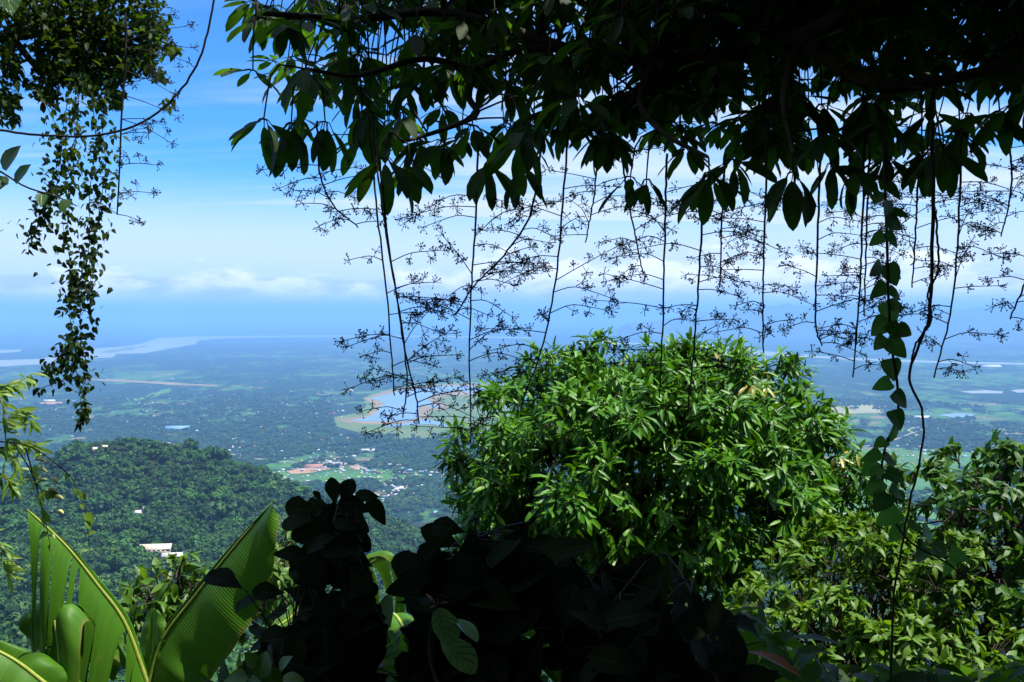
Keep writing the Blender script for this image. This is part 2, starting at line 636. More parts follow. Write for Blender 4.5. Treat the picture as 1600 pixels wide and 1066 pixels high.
def _tps_fit(xy, z):
    s = xy / 1000.0
    n = len(s)
    r = np.linalg.norm(s[:, None] - s[None], axis=-1)
    K = np.where(r > 0, r * r * np.log(r + 1e-12), 0) + np.eye(n) * 0.004
    Pm = np.hstack([np.ones((n, 1)), s])
    A = np.vstack([np.hstack([K, Pm]), np.hstack([Pm.T, np.zeros((3, 3))])])
    return np.linalg.solve(A, np.concatenate([z, np.zeros(3)]))


TPS = _tps_fit(hp[:, :2], hp[:, 2])


def terrain(x, y):
    x = np.asarray(x, float)
    y = np.asarray(y, float)
    sx, sy = x / 1000.0, y / 1000.0
    z = TPS[-3] + TPS[-2] * sx + TPS[-1] * sy
    for i in range(len(hp)):
        r2 = (sx - hp[i, 0] / 1000) ** 2 + (sy - hp[i, 1] / 1000) ** 2
        z = z + TPS[i] * 0.5 * r2 * np.log(r2 + 1e-12)
    rel = np.clip((y - 250) / 700, 0, 1)
    z = z + rel * (fbm(x, y, 200.0, 4, 3, 0.5) - 0.5) * 42
    yy = y + 0.35 * (fbm(x, y, 6.0, 3, 9) - 0.5)
    near = np.where(yy > 1.1, -0.78 * (yy - 1.1), np.where(yy < -2.0, -0.95 * (yy + 2.0), 0.0))  # unseen rise behind the camera, built to block sky light
    near = near + 0.25 * (fbm(x, y, 2.4, 3, 5) - 0.5)
    t = np.clip((np.hypot(x, y) - 45) / 170, 0, 1)
    t = t * t * (3 - 2 * t)
    t = np.where(y < 40, np.minimum(t, np.clip((y + 10) / 50, 0, 1)), t)
    return np.maximum(near * (1 - t) + z * t, PLAIN_Z - 25)


def grid_obj(name, xs, ys, zf, mat):
    X, Y = np.meshgrid(xs, ys)
    Z = zf(X, Y)
    b = MB()
    nx, ny = len(xs), len(ys)
    i = np.arange(ny - 1)[:, None] * nx + np.arange(nx - 1)[None]
    b.add(np.stack([X, Y, Z], -1).reshape(-1, 3), np.stack([i, i + 1, i + nx + 1, i + nx], -1).reshape(-1, 4))
    return b.build(name, mat, smooth=True)


def warp(lo, hi, n, k):
    u = np.linspace(-1, 1, n)
    s = np.sinh(u * k) / math.sinh(k)
    return np.where(s < 0, -s * lo, s * hi)


tag(grid_obj("hillside", warp(-1700, 1700, 260, 6.0), warp(-60, 3200, 300, 6.5), terrain, M_SOIL), kind="structure")

# ---- the plain
def px_bias(px, py, blobs):
    s = 0
    for (cx, cyy, rx, ry, a) in blobs:
        s = s + a * np.exp(-((px - cx) / rx) ** 2 - ((py - cyy) / ry) ** 2)
    return s


OPEN = [(1300, 655, 130, 14, 0.25), (1470, 640, 150, 12, 0.2), (1290, 686, 45, 6, 0.5), (1340, 780, 120, 60, 0.5), (1480, 720, 130, 30, 0.25), (1560, 590, 120, 8, 0.2),
        (620, 665, 90, 12, 0.3), (460, 745, 40, 12, 0.5), (250, 590, 110, 7, 0.3), (330, 640, 60, 10, 0.1), (530, 745, 30, 8, 0.4), (1580, 660, 60, 15, 0.25),
        (1340, 850, 80, 30, 0.5), (660, 690, 60, 8, 0.25), (300, 610, 200, 8, 0.12), (670, 825, 40, 10, 0.6),
        (430, 690, 160, 30, -0.12), (150, 660, 120, 20, -0.2), (640, 780, 120, 25, -0.1), (1400, 620, 150, 8, -0.15), (1540, 690, 60, 8, -0.3)]


def openness(x, y):
    px, py, _ = project(np.stack([x, y, np.full_like(x, PLAIN_Z)], -1))
    n = fbm(x, y, 700.0, 4, 21, 0.62) * 0.55 + fbm(x, y * 0.5, 120.0, 4, 77, 0.7) * 0.55
    return n - 0.57 + px_bias(px, py, OPEN) * 0.55


def plain_mat_build():
    m, w = new_mat("plain_land")
    out = w.node("ShaderNodeOutputMaterial")
    at = w.node("ShaderNodeAttribute", attribute_name="tint")
    geo = w.node("ShaderNodeNewGeometry")
    pos = geo.outputs["Position"]
    n1 = w.noise(pos, 0.012, 4.0, 0.6)
    n2 = w.noise(pos, 0.0035, 3.0, 0.5)
    n3 = w.noise(pos, 0.05, 2.0, 0.5)
    f = w.math("ADD", at.outputs["Fac"], w.math("MULTIPLY", w.math("SUBTRACT", n1, 0.5), 0.65))
    op = w.smooth(f, 0.0, 0.14)
    wood = w.mix(n3, (0.004, 0.016, 0.012, 1), (0.012, 0.040, 0.018, 1))
    vor = w.node("ShaderNodeTexVoronoi")
    vor.inputs["Scale"].default_value = 0.008
    w.link(pos, vor.inputs["Vector"])
    sepc = w.node("ShaderNodeSeparateColor")
    w.link(vor.outputs["Color"], sepc.inputs[0])
    fld = w.mix(sepc.outputs[0], (0.022, 0.09, 0.022, 1), (0.055, 0.12, 0.035, 1))
    fld = w.mix(w.smooth(sepc.outputs[1], 0.80, 0.9), fld, (0.16, 0.13, 0.06, 1))
    fld = w.mix(w.smooth(n2, 0.45, 0.65), fld, (0.05, 0.15, 0.018, 1))
    col = w.mix(op, wood, fld)
    pr = w.node("ShaderNodeBsdfPrincipled")
    pr.inputs["Roughness"].default_value = 0.9
    pr.inputs["Specular IOR Level"].default_value = 0.1
    w.link(col, pr.inputs["Base Color"])
    w.link(pr.outputs[0], out.inputs[0])
    return m


def build_plain():
    rr = np.exp(np.linspace(math.log(1200), math.log(95000), 470))
    az = np.radians(np.linspace(-62, 62, 760))
    R, A = np.meshgrid(rr, az, indexing="ij")
    X, Y = R * np.sin(A), R * np.cos(A)
    b = MB()
    nx = len(az)
    i = np.arange(len(rr) - 1)[:, None] * nx + np.arange(nx - 1)[None]
    b.add(np.stack([X, Y, np.full_like(X, PLAIN_Z)], -1).reshape(-1, 3), np.stack([i, i + nx, i + nx + 1, i + 1], -1).reshape(-1, 4)[:, ::-1],
          None, openness(X, Y).reshape(-1))
    tag(b.build("plain", plain_mat_build()), kind="structure")


build_plain()


def sheet(name, pts, mat, lift, n_sub=6, rough=0.0, seed=1):
    """flat patch of land or water whose outline is given in pixels of the photograph"""
    r = random.Random(seed)
    p = on_plain(*np.array(pts, float).T)
    out = []
    for k in range(len(p)):
        a, c = p[k], p[(k + 1) % len(p)]
        e = np.linalg.norm(c - a)
        for s in range(n_sub):
            q = a + (c - a) * s / n_sub
            if s:
                q = q + np.array((r.uniform(-1, 1), r.uniform(-1, 1), 0)) * e * rough
            out.append((q[0], q[1], PLAIN_Z + lift))
    me = bpy.data.meshes.new(name)
    o0 = np.mean(out, 0)
    me.from_pydata([tuple(np.array(q) - o0) for q in out], [], [list(range(len(out)))])
    me.update()
    if me.polygons[0].normal.z < 0:
        me.flip_normals()
    me.materials.append(mat)
    ob = bpy.data.objects.new(name, me)
    ob.location = o0
    COL.objects.link(ob)
    return tag(ob, kind="structure")


def water_mat(name, base, rough):
    m, w = new_mat(name)
    out = w.node("ShaderNodeOutputMaterial")
    geo = w.node("ShaderNodeNewGeometry")
    pr = w.node("ShaderNodeBsdfPrincipled")
    n = w.noise(geo.outputs["Position"], 0.004, 3.0)
    w.link(w.mix(n, (*base, 1), (*[c * 1.35 for c in base], 1)), pr.inputs["Base Color"])
    pr.inputs["Roughness"].default_value = rough
    bp = w.node("ShaderNodeBump")
    bp.inputs["Strength"].default_value = 0.05
    w.link(w.noise(geo.outputs["Position"], 0.2, 2.0), bp.inputs["Height"])
    w.link(bp.outputs[0], pr.inputs["Normal"])
    w.link(pr.outputs[0], out.inputs[0])
    return m


M_LAKE = water_mat("lake_water", (0.10, 0.17, 0.26), 0.12)
M_RIVER = water_mat("river_water", (0.20, 0.21, 0.21), 0.5)
M_SAND = plain_mat("lake_sand", (0.17, 0.12, 0.05), (0.26, 0.19, 0.09), 0.006, 0.9, 0)
M_FLAT = plain_mat("lake_meadow", (0.06, 0.12, 0.025), (0.13, 0.155, 0.04), 0.008, 0.9, 0)
M_EARTH = plain_mat("bare_earth", (0.30, 0.15, 0.08), (0.36, 0.23, 0.13), 0.01, 0.9, 0)
M_FIELD = plain_mat("rice_field", (0.045, 0.125, 0.018), (0.07, 0.16, 0.025), 0.006, 0.9, 0)
M_PALE = plain_mat("dry_field", (0.20, 0.21, 0.10), (0.28, 0.26, 0.14), 0.006, 0.9, 0)

sheet("lake_meadow", [(522, 652), (555, 646), (572, 636), (566, 622), (600, 610), (655, 601), (735, 597), (800, 600), (800, 690), (760, 676), (700, 682), (640, 690), (585, 688), (560, 676), (525, 666)],
      M_FLAT, 0.8, 6, 0.03, 3)
sheet("lake_shore", [(540, 661), (528, 656), (570, 650), (584, 640), (583, 631), (568, 624), (598, 613), (640, 605), (700, 601), (780, 602), (790, 612), (770, 618), (730, 618), (700, 618), (684, 624), (700, 636),
                     (696, 641), (672, 642), (664, 650), (674, 655), (640, 662), (590, 663)], M_SAND, 1.6, 5, 0.03, 4)
sheet("lake", [(578, 623), (603, 618), (622, 611), (654, 607), (683, 604), (724, 604), (774, 606), (767, 614), (737, 615), (715, 610), (699, 614), (680, 619), (667, 625), (676, 631), (691, 637), (680, 638),
               (661, 632), (651, 640), (657, 653), (635, 659), (603, 659), (571, 659), (546, 658), (574, 653), (588, 647), (592, 637), (602, 631), (592, 626)], M_LAKE, 2.4, 4, 0.03, 5)
sheet("lake_inlet", [(664, 655), (686, 660), (700, 666), (694, 668), (673, 663), (640, 665), (600, 668), (602, 666), (640, 661)], M_LAKE, 2.6, 4, 0.03, 6)
sheet("river", [(-260, 580), (0, 573), (68, 569), (143, 560), (175, 559), (182, 553), (228, 552), (306, 538), (310, 532), (356, 528.5), (480, 526), (640, 526.5), (830, 529), (830, 527), (640, 524.5), (480, 524), (306, 526), (250, 528),
                (232, 534), (200, 541), (143, 545), (64, 561), (0, 563), (-260, 568)], M_RIVER, 1.0, 3, 0.015, 7)
sheet("river_island", [(150, 551), (190, 545), (225, 540), (235, 541), (210, 547), (170, 552)], M_FLAT, 2.0, 3, 0.05, 8)
sheet("river_reach", [(900, 534), (1000, 536), (1085, 539), (1130, 540), (1180, 547), (1240, 553), (1320, 559), (1480, 565), (1700, 569), (1900, 572), (1900, 575), (1700, 572), (1480, 568), (1320, 562), (1235, 557), (1150, 555), (1090, 549), (1060, 543),
                      (1000, 538.5), (900, 536)], M_RIVER, 1.0, 3, 0.015, 9)
sheet("side_channel", [(-200, 548), (0, 547), (35, 546.5), (30, 550), (0, 552), (-200, 556)], M_RIVER, 1.0, 3, 0.02, 10)
sheet("pond", [(1466, 649), (1490, 646), (1520, 647), (1524, 651), (1490, 653)], M_LAKE, 1.5, 3, 0.03, 11)
sheet("pond", [(1500, 612), (1540, 610), (1568, 612), (1566, 615), (1520, 615)], M_RIVER, 1.5, 3, 0.03, 12)
sheet("pond", [(1578, 610), (1640, 607), (1650, 612), (1590, 614)], M_RIVER, 1.5, 3, 0.03, 13)
for k, pts in enumerate([[(447, 737), (475, 730), (512, 727), (517, 733), (488, 739), (455, 741)], [(545, 729), (560, 727), (568, 731), (555, 735)], [(493, 685), (512, 683), (516, 687), (500, 689)],
                         [(257, 679), (276, 678), (285, 680), (272, 682)], [(60, 630), (85, 627), (103, 629), (90, 632), (66, 632)], [(583, 790), (598, 786), (600, 792), (586, 793)],
                         [(110, 590), (140, 592), (200, 594), (290, 600), (340, 602), (340, 604), (280, 602.5), (180, 596.5), (110, 592)],
                         [(320, 706), (332, 705), (334, 708), (322, 709)], [(1270, 650), (1305, 647), (1338, 649), (1310, 653), (1275, 654)]]):
    sheet("bare_ground", pts, M_SAND if k == 6 else M_EARTH, 1.4, 3, 0.06, 20 + k)
for k, pts in enumerate([[(425, 748), (440, 736), (452, 742), (448, 752), (432, 757)], [(503, 739), (525, 736), (552, 744), (545, 751), (520, 748)], [(1290, 688), (1325, 684), (1365, 686), (1355, 692), (1300, 694)],
                         [(1330, 705), (1420, 700), (1600, 712), (1700, 720), (1700, 760), (1560, 745), (1440, 740), (1345, 745)], [(1320, 745), (1430, 738), (1500, 750), (1520, 800), (1400, 860), (1300, 870), (1290, 800)],
                         [(190, 628), (225, 620), (270, 606), (262, 614), (225, 626)]]):
    sheet("rice_field", pts, M_FIELD, 0.9, 4, 0.05, 40 + k)
for k, pts in enumerate([[(1285, 640), (1340, 632), (1390, 634), (1380, 645), (1300, 648)], [(1550, 672), (1600, 668), (1640, 675), (1620, 682), (1570, 680)], [(664, 772), (690, 762), (716, 770), (706, 782), (676, 780)],
                         [(1420, 690), (1427, 668), (1430, 668), (1424, 692)]]):
    sheet("dry_field", pts, M_PALE, 1.2, 4, 0.05, 60 + k)


def road(pts, width):
    cv = spline([tuple(on_plain(*q)) for q in np.array(pts, float)], 40)
    tg = nrm(np.gradient(cv, axis=0))
    sd = np.stack([-tg[:, 1], tg[:, 0], np.zeros(len(cv))], -1) * width / 2
    b = MB()
    v = np.stack([cv - sd, cv + sd], 1).reshape(-1, 3)
    v[:, 2] = PLAIN_Z + 1.9
    i = np.arange(len(cv) - 1)[:, None] * 2
    b.add(v, np.concatenate([i, i + 2, i + 3, i + 1], 1))
    tag(b.build("road", M_ROAD), kind="structure")


M_ROAD = plain_mat("pale_road", (0.26, 0.22, 0.17), (0.34, 0.30, 0.24), 0.01, 0.9, 0)
for pts, wd in (([(343, 735), (350, 715), (358, 700), (380, 690)], 16), ([(1345, 840), (1360, 838), (1372, 850), (1380, 866)], 8), ([(1340, 700), (1390, 690), (1440, 672), (1500, 660), (1580, 655)], 12),
                ([(250, 690), (340, 706), (440, 722), (560, 720)], 12)):
    road(pts, wd)


# ---- far mountains
def mountains():
    m = plain_mat("mountain_forest", (0.03, 0.05, 0.03), (0.05, 0.075, 0.04), 0.0012, 0.95, 0)
    for name, d, prof, seed in (("mountain_range", 30000.0, [(980, 505), (1060, 494), (1130, 482), (1180, 480), (1230, 473), (1270, 480), (1330, 475), (1390, 483), (1440, 478), (1500, 484), (1550, 478), (1600, 473), (1680, 474), (1800, 470), (1950, 505)], 3),
                                ("mountain_spur", 26000.0, [(1330, 512), (1400, 502), (1470, 494), (1530, 496), (1590, 486), (1660, 480), (1760, 490), (1900, 512)], 5)):
        xs = np.linspace(prof[0][0], prof[-1][0], 240)
        ys = np.interp(xs, [a for a, _ in prof], [c for _, c in prof])
        ys = ys + (fbm(xs, xs * 0, 40.0, 4, seed) - 0.5) * 12
        top = P(xs, ys, np.full_like(xs, d))
        rows = 14
        b = MB()
        V = []
        for k in range(-rows, rows + 1):
            t = abs(k) / rows
            q = top.copy()
            q[:, 1] += k / rows * 5200.0
            fall = t ** 0.8 + 0.35 * (fbm(q[:, 0], q[:, 1], 1600.0, 4, seed) - 0.5) * math.sin(PI * min(t, 1)) * 1.6
            q[:, 2] = np.maximum(PLAIN_Z - 20, top[:, 2] + (PLAIN_Z - 20 - top[:, 2]) * np.clip(fall, 0, 1))
            V.append(q)
        V = np.array(V)
        nx = len(xs)
        i = np.arange(2 * rows)[:, None] * nx + np.arange(nx - 1)[None]
        b.add(V.reshape(-1, 3), np.stack([i, i + 1, i + nx + 1, i + nx], -1).reshape(-1, 4))
        tag(b.build(name, m, smooth=True), kind="structure")


mountains()


# ---- forest crowns, instanced on points: far-off woods that read as one mass
def crown_templates(n=6, quads=230, seed=5):
    coll = bpy.data.collections.new("crown_shapes")
    r = random.Random(seed)
    for k in range(n):
        b = MB()
        lumps = [(np.array((0, 0, 0.55)), 0.62)]
        for j in range(r.randint(5, 8)):
            a = r.uniform(0, 2 * PI)
            rad = r.uniform(0.35, 0.72)
            lumps.append((np.array((rad * math.cos(a), rad * math.sin(a), r.uniform(0.2, 0.85))), r.uniform(0.26, 0.46)))
        for j in range(quads):
            c, s = lumps[r.randrange(len(lumps))]
            o = rv(r)
            if o[2] < -0.35:
                o[2] *= -1
            p = c + o * s * np.array((1, 1, 0.85))
            nn = nrm(o + 0.7 * rv(r) + np.array((0, 0, 0.25)))
            a = nrm(np.cross(nn, rv(r)))
            bb = np.cross(nn, a)
            h = r.uniform(0.07, 0.14)
            cc = [p - a * h - bb * h * .7, p + a * h - bb * h, p + a * h * .8 + bb * h, p - a * h + bb * h * .9 + nn * h * .4]
            b.add(cc, [(0, 1, 2, 3)])
        for c, s in lumps:                       # the shaded inside
            o = np.array([(0, 0, 1), (1, 0, 0), (0, 1, 0), (-1, 0, 0), (0, -1, 0), (0, 0, -1)], float) * s * 0.86 + c
            b.add(o, [(0, 1, 2, 2), (0, 2, 3, 3), (0, 3, 4, 4), (0, 4, 1, 1), (5, 2, 1, 1), (5, 3, 2, 2), (5, 4, 3, 3), (5, 1, 4, 4)])
        me = b.mesh("crown_shape")
        me.materials.append(M_CROWN)
        o = bpy.data.objects.new("crown_shape", me)
        coll.objects.link(o)
    return coll, n


CROWNS, NCROWN = crown_templates()


def scatter(name, pts, scl, seed, tint_shift=0.0):
    r = np.random.RandomState(seed)
    me = bpy.data.meshes.new(name)
    me.vertices.add(len(pts))
    me.vertices.foreach_set("co", np.asarray(pts, np.float32).ravel())
    for nm, kind, arr in (("tint", "FLOAT", np.clip(r.rand(len(pts)) + tint_shift, 0, 1)), ("size", "FLOAT", scl), ("turn", "FLOAT", r.rand(len(pts)) * 2 * PI)):
        me.attributes.new(nm, kind, "POINT").data.foreach_set("value", np.asarray(arr, np.float32))
    me.attributes.new("pick", "INT", "POINT").data.foreach_set("value", r.randint(0, NCROWN, len(pts)).astype(np.int32))
    me.update()
    ob = bpy.data.objects.new(name, me)
    COL.objects.link(ob)
    ng = bpy.data.node_groups.new(name + "_nodes", "GeometryNodeTree")
    ng.interface.new_socket("Geometry", in_out="INPUT", socket_type="NodeSocketGeometry")
    ng.interface.new_socket("Geometry", in_out="OUTPUT", socket_type="NodeSocketGeometry")
    gi, go = ng.nodes.new("NodeGroupInput"), ng.nodes.new("NodeGroupOutput")
    ci = ng.nodes.new("GeometryNodeCollectionInfo")
    ci.inputs[0].default_value = CROWNS
    ci.inputs[1].default_value = True
    ip = ng.nodes.new("GeometryNodeInstanceOnPoints")
    ip.inputs["Pick Instance"].default_value = True

    def attr(nm, kind):
        a = ng.nodes.new("GeometryNodeInputNamedAttribute")
        a.data_type = kind
        a.inputs[0].default_value = nm
        return a.outputs[0]
    L = ng.links.new
    L(gi.outputs[0], ip.inputs["Points"])
    L(ci.outputs[0], ip.inputs["Instance"])
    L(attr("pick", "INT"), ip.inputs["Instance Index"])
    L(attr("size", "FLOAT"), ip.inputs["Scale"])
    cx = ng.nodes.new("ShaderNodeCombineXYZ")
    L(attr("turn", "FLOAT"), cx.inputs[2])
    L(cx.outputs[0], ip.inputs["Rotation"])
    L(ip.outputs[0], go.inputs[0])
    md = ob.modifiers.new("crowns", "NODES")
    md.node_group = ng
    ob["kind"] = "stuff"
    return ob


# houses on the hill come first: trees keep clear of them
HILL_HOUSES = [
    # px, py of the base, width in px, depth m, height m, turn, roof colour key, label
    (243, 861, 44, 12, 4.5, 0.10, "cream", "long pale-roofed hall in the hillside forest, largest building on the hill", "hall"),
    (270, 873, 28, 9, 4, 0.15, "white", "low white house just right of the long hall on the hill", "house"),
    (295, 869, 13, 8, 6, 0.1, "white", "small tall white house at the right end of the hillside settlement", "house"),
    (200, 894, 13, 8, 3.5, 0.0, "cream", "pale roof half hidden in trees below the long hall, left of another", "house"),
    (255, 893, 15, 8, 3.5, 0.2, "cream", "pale roof half hidden in trees directly below the long hall", "house"),
    (150, 909, 14, 8, 3.5, 0.1, "white", "leftmost small white house low on the forested hill", "house"),
    (171, 906, 11, 8, 4, -0.2, "cream", "small house with pale pointed roof low on the hill", "house"),
    (184, 908, 8, 7, 3.5, 0.3, "white", "tiny white hut beside the pale pointed roof low on the hill", "house"),
    (152, 815, 12, 9, 4, 0.1, "teal", "house with a blue-green roof among trees halfway up the hill", "house"),
    (216, 803, 8, 7, 3, 0.1, "white", "tiny white house halfway up the hill, left of a pair", "house"),
    (231, 797, 12, 7, 3, 0.0, "white", "narrow white house halfway up the hill, right of a pair", "house"),
    (150, 699, 10, 8, 2.5, 0.0, "cream", "pale low house on top of the forested hill, left of two", "house"),
    (164, 700, 7, 8, 3, 0.1, "cream", "pale low house on top of the forested hill, right of two", "house"),
]


def hit_terrain(px, py):
    r = ray(px, py)
    t = np.exp(np.linspace(math.log(300), math.log(2600), 900))
    p = CAM + r * t[:, None]
    h = terrain(p[:, 0], p[:, 1])
    k = np.argmax(p[:, 2] < h + 1.0)
    return np.array((p[k, 0], p[k, 1], h[k]))


HOUSE_AT = [hit_terrain(h[0], h[1]) for h in HILL_HOUSES]
# the two hilltop houses stand on the summit itself
for k in (11, 12):
    q = P(HILL_HOUSES[k][0], 702, 1385.0)
    HOUSE_AT[k] = np.array((q[0], q[1], terrain(q[0], q[1])))


def hill_forest():
    pts = []
    cell = 10.0
    X, Y = np.meshgrid(np.arange(-1400, 1300, cell), np.arange(330, 2700, cell))
    X = X.ravel() + RS.uniform(-3, 3, X.size)
    Y = Y.ravel() + RS.uniform(-3, 3, Y.size)
    Z = terrain(X, Y)
    px, py, dep = project(np.stack([X, Y, Z], -1))
    ok = (px > -140) & (px < 1760) & (py < 1150) & (Z > PLAIN_Z - 3)
    # behind the skyline of the hill nothing shows
    ok &= ~((px < 470) & (dep > 1720))
    keepd = np.where(dep > 1200, 0.75, 1.0)
    ok &= RS.rand(len(X)) < keepd
    fieldm = ((px - 668) / 40) ** 2 + ((py - 824) / 9) ** 2 < 1
    ok &= ~fieldm
    for h, q in zip(HILL_HOUSES, HOUSE_AT):
        d = np.linalg.norm(q - CAM)
        half = h[2] * d / FPX / 2 + 4
        ok &= ~((np.abs(X - q[0]) < half) & (Y > q[1] - 34) & (Y < q[1] + 12))
    X, Y, Z = X[ok], Y[ok], Z[ok]
    grow = 0.6 + 0.8 * fbm(X, Y, 60.0, 3, 31)
    s = RS.uniform(4.5, 11.5, len(X)) * grow
    s = s * np.where(RS.rand(len(X)) < 0.10, 1.6, 1.0)
    o = scatter("hill_forest", np.stack([X, Y, Z - 0.2 + s * 0.35], -1), s, 41)
    tag(o, "dense green forest covering the hill on the left", "forest")


hill_forest()


def plain_woods():
    X, Y = [], []
    rr = np.random.RandomState(5)
    n = 150000
    d = np.sqrt(rr.uniform(2100.0 ** 2, 8200.0 ** 2, n))
    a = np.radians(rr.uniform(-34, 34, n))
    x, y = d * np.sin(a), d * np.cos(a)
    op = openness(x, y)
    px, py, _ = project(np.stack([x, y, np.full_like(x, PLAIN_Z)], -1))
    ok = (op < 0.03) & (fbm(x, y, 70.0, 3, 8) > 0.46) & (rr.rand(n) < np.clip((8200 - d) / 4500, 0, 1))
    ok &= ~((px > 520) & (px < 800) & (py > 598) & (py < 680) & (RS.rand(n) < 2))
    ok &= terrain(np.clip(x, -1700, 1700), np.clip(y, -50, 3200)) < PLAIN_Z + 3
    x, y = x[ok], y[ok]
    s = rr.uniform(7, 15, len(x))
    o = scatter("plain_woods", np.stack([x, y, np.full(len(x), PLAIN_Z + 1.0)], -1), s, 43, 0.05)
    tag(o, "dark tree belts and groves spread over the plain below", "woods")


plain_woods()


# ---- buildings
ROOF = {"cream": plain_mat("cream_roof", (0.52, 0.44, 0.33), (0.62, 0.54, 0.42), 0.4, 0.7, 0),
        "white": plain_mat("white_roof", (0.46, 0.46, 0.45), (0.58, 0.57, 0.55), 0.4, 0.7, 0),
        "teal": plain_mat("teal_roof", (0.16, 0.32, 0.32), (0.22, 0.42, 0.42), 0.4, 0.6, 0),
        "rust": plain_mat("rust_roof", (0.32, 0.13, 0.08), (0.42, 0.20, 0.12), 0.4, 0.8, 0),
        "grey": plain_mat("grey_roof", (0.22, 0.24, 0.26), (0.34, 0.35, 0.36), 0.4, 0.7, 0),
        "blue": plain_mat("blue_roof", (0.15, 0.28, 0.48), (0.2, 0.36, 0.55), 0.4, 0.6, 0)}
M_WALL = plain_mat("house_wall", (0.42, 0.36, 0.30), (0.52, 0.47, 0.40), 0.5, 0.9, 0)
M_PANE = plain_mat("dark_window", (0.02, 0.025, 0.03), (0.03, 0.035, 0.04), 1.0, 0.2, 0)


def gable(b, w, d, h, over=0.6, rise=0.36, thick=0.25):
    """gabled roof slab over a w x d plan, eaves at height h, ridge along x"""
    hw, hd = w / 2 + over, d / 2 + over
    rz = h + d * rise
    e = h - over * 2 * rise
    v = [(-hw, -hd, e), (hw, -hd, e), (hw, 0, rz), (-hw, 0, rz), (hw, hd, e), (-hw, hd, e)]
    v += [(x, y, z - thick) for x, y, z in v]
    q = [(0, 1, 2, 3), (3, 2, 4, 5), (7, 6, 9, 8), (8, 9, 11, 10), (0, 6, 7, 1), (5, 4, 10, 11), (0, 3, 9, 6), (3, 5, 11, 9), (2, 1, 7, 8), (4, 2, 8, 10)]
    b.add(v, q)


def turned(ob, rz):
    ob.rotation_euler = (0, 0, rz)
    return ob


def hill_house(spec, at):
    px, py, wpx, dm, hm, rz, roof, label, cat = spec
    dist = np.linalg.norm(at - CAM)
    w = wpx * dist / FPX
    t = thing("hall" if cat == "hall" else "house", label, cat, at, None)
    t["_w"] = (0, 0, 0)
    b = MB()
    b.box((0, 0, hm / 2 - 2), (w, dm, hm + 4))
    for s in (-1, 1):                                     # gable ends
        x = s * w / 2
        b.add([(x, -dm / 2, hm), (x, dm / 2, hm), (x, 0, hm + dm * 0.33)], [(0, 1, 2, 2)])
    b.build("wall", M_WALL, t)
    b = MB()
    gable(b, w, dm, hm)
    b.build("roof", ROOF[roof], t)
    n = max(2, int(w / 5))
    for k in range(n):
        b = MB()
        b.box(((k + 0.5) / n * w - w / 2, -dm / 2 - 0.03, hm * 0.5), (w / n * 0.55, 0.12, hm * 0.36))
        b.build("window", M_PANE, t)
    t["_w"] = tuple(at)
    turned(t, rz)


for spec, at in zip(HILL_HOUSES, HOUSE_AT):
    hill_house(spec, at)

CLUSTERS = [(600, 770, 60, 14, 120), (640, 755, 60, 14, 120), (560, 735, 45, 8, 60), (500, 722, 40, 8, 50), (540, 635, 40, 12, 60), (300, 735, 60, 14, 70), (270, 710, 70, 12, 60), (430, 755, 60, 14, 80),
            (390, 700, 80, 14, 50), (1290, 698, 45, 8, 110), (1250, 612, 35, 6, 40), (1440, 712, 70, 8, 80), (1360, 640, 60, 8, 30), (400, 640, 160, 30, 140), (250, 650, 140, 25, 90), (560, 700, 120, 20, 90),
            (690, 760, 40, 20, 60), (1550, 700, 60, 10, 50), (1480, 660, 100, 20, 60), (1320, 800, 20, 20, 25), (100, 640, 90, 20, 40), (480, 600, 200, 25, 100), (610, 795, 50, 12, 40)]


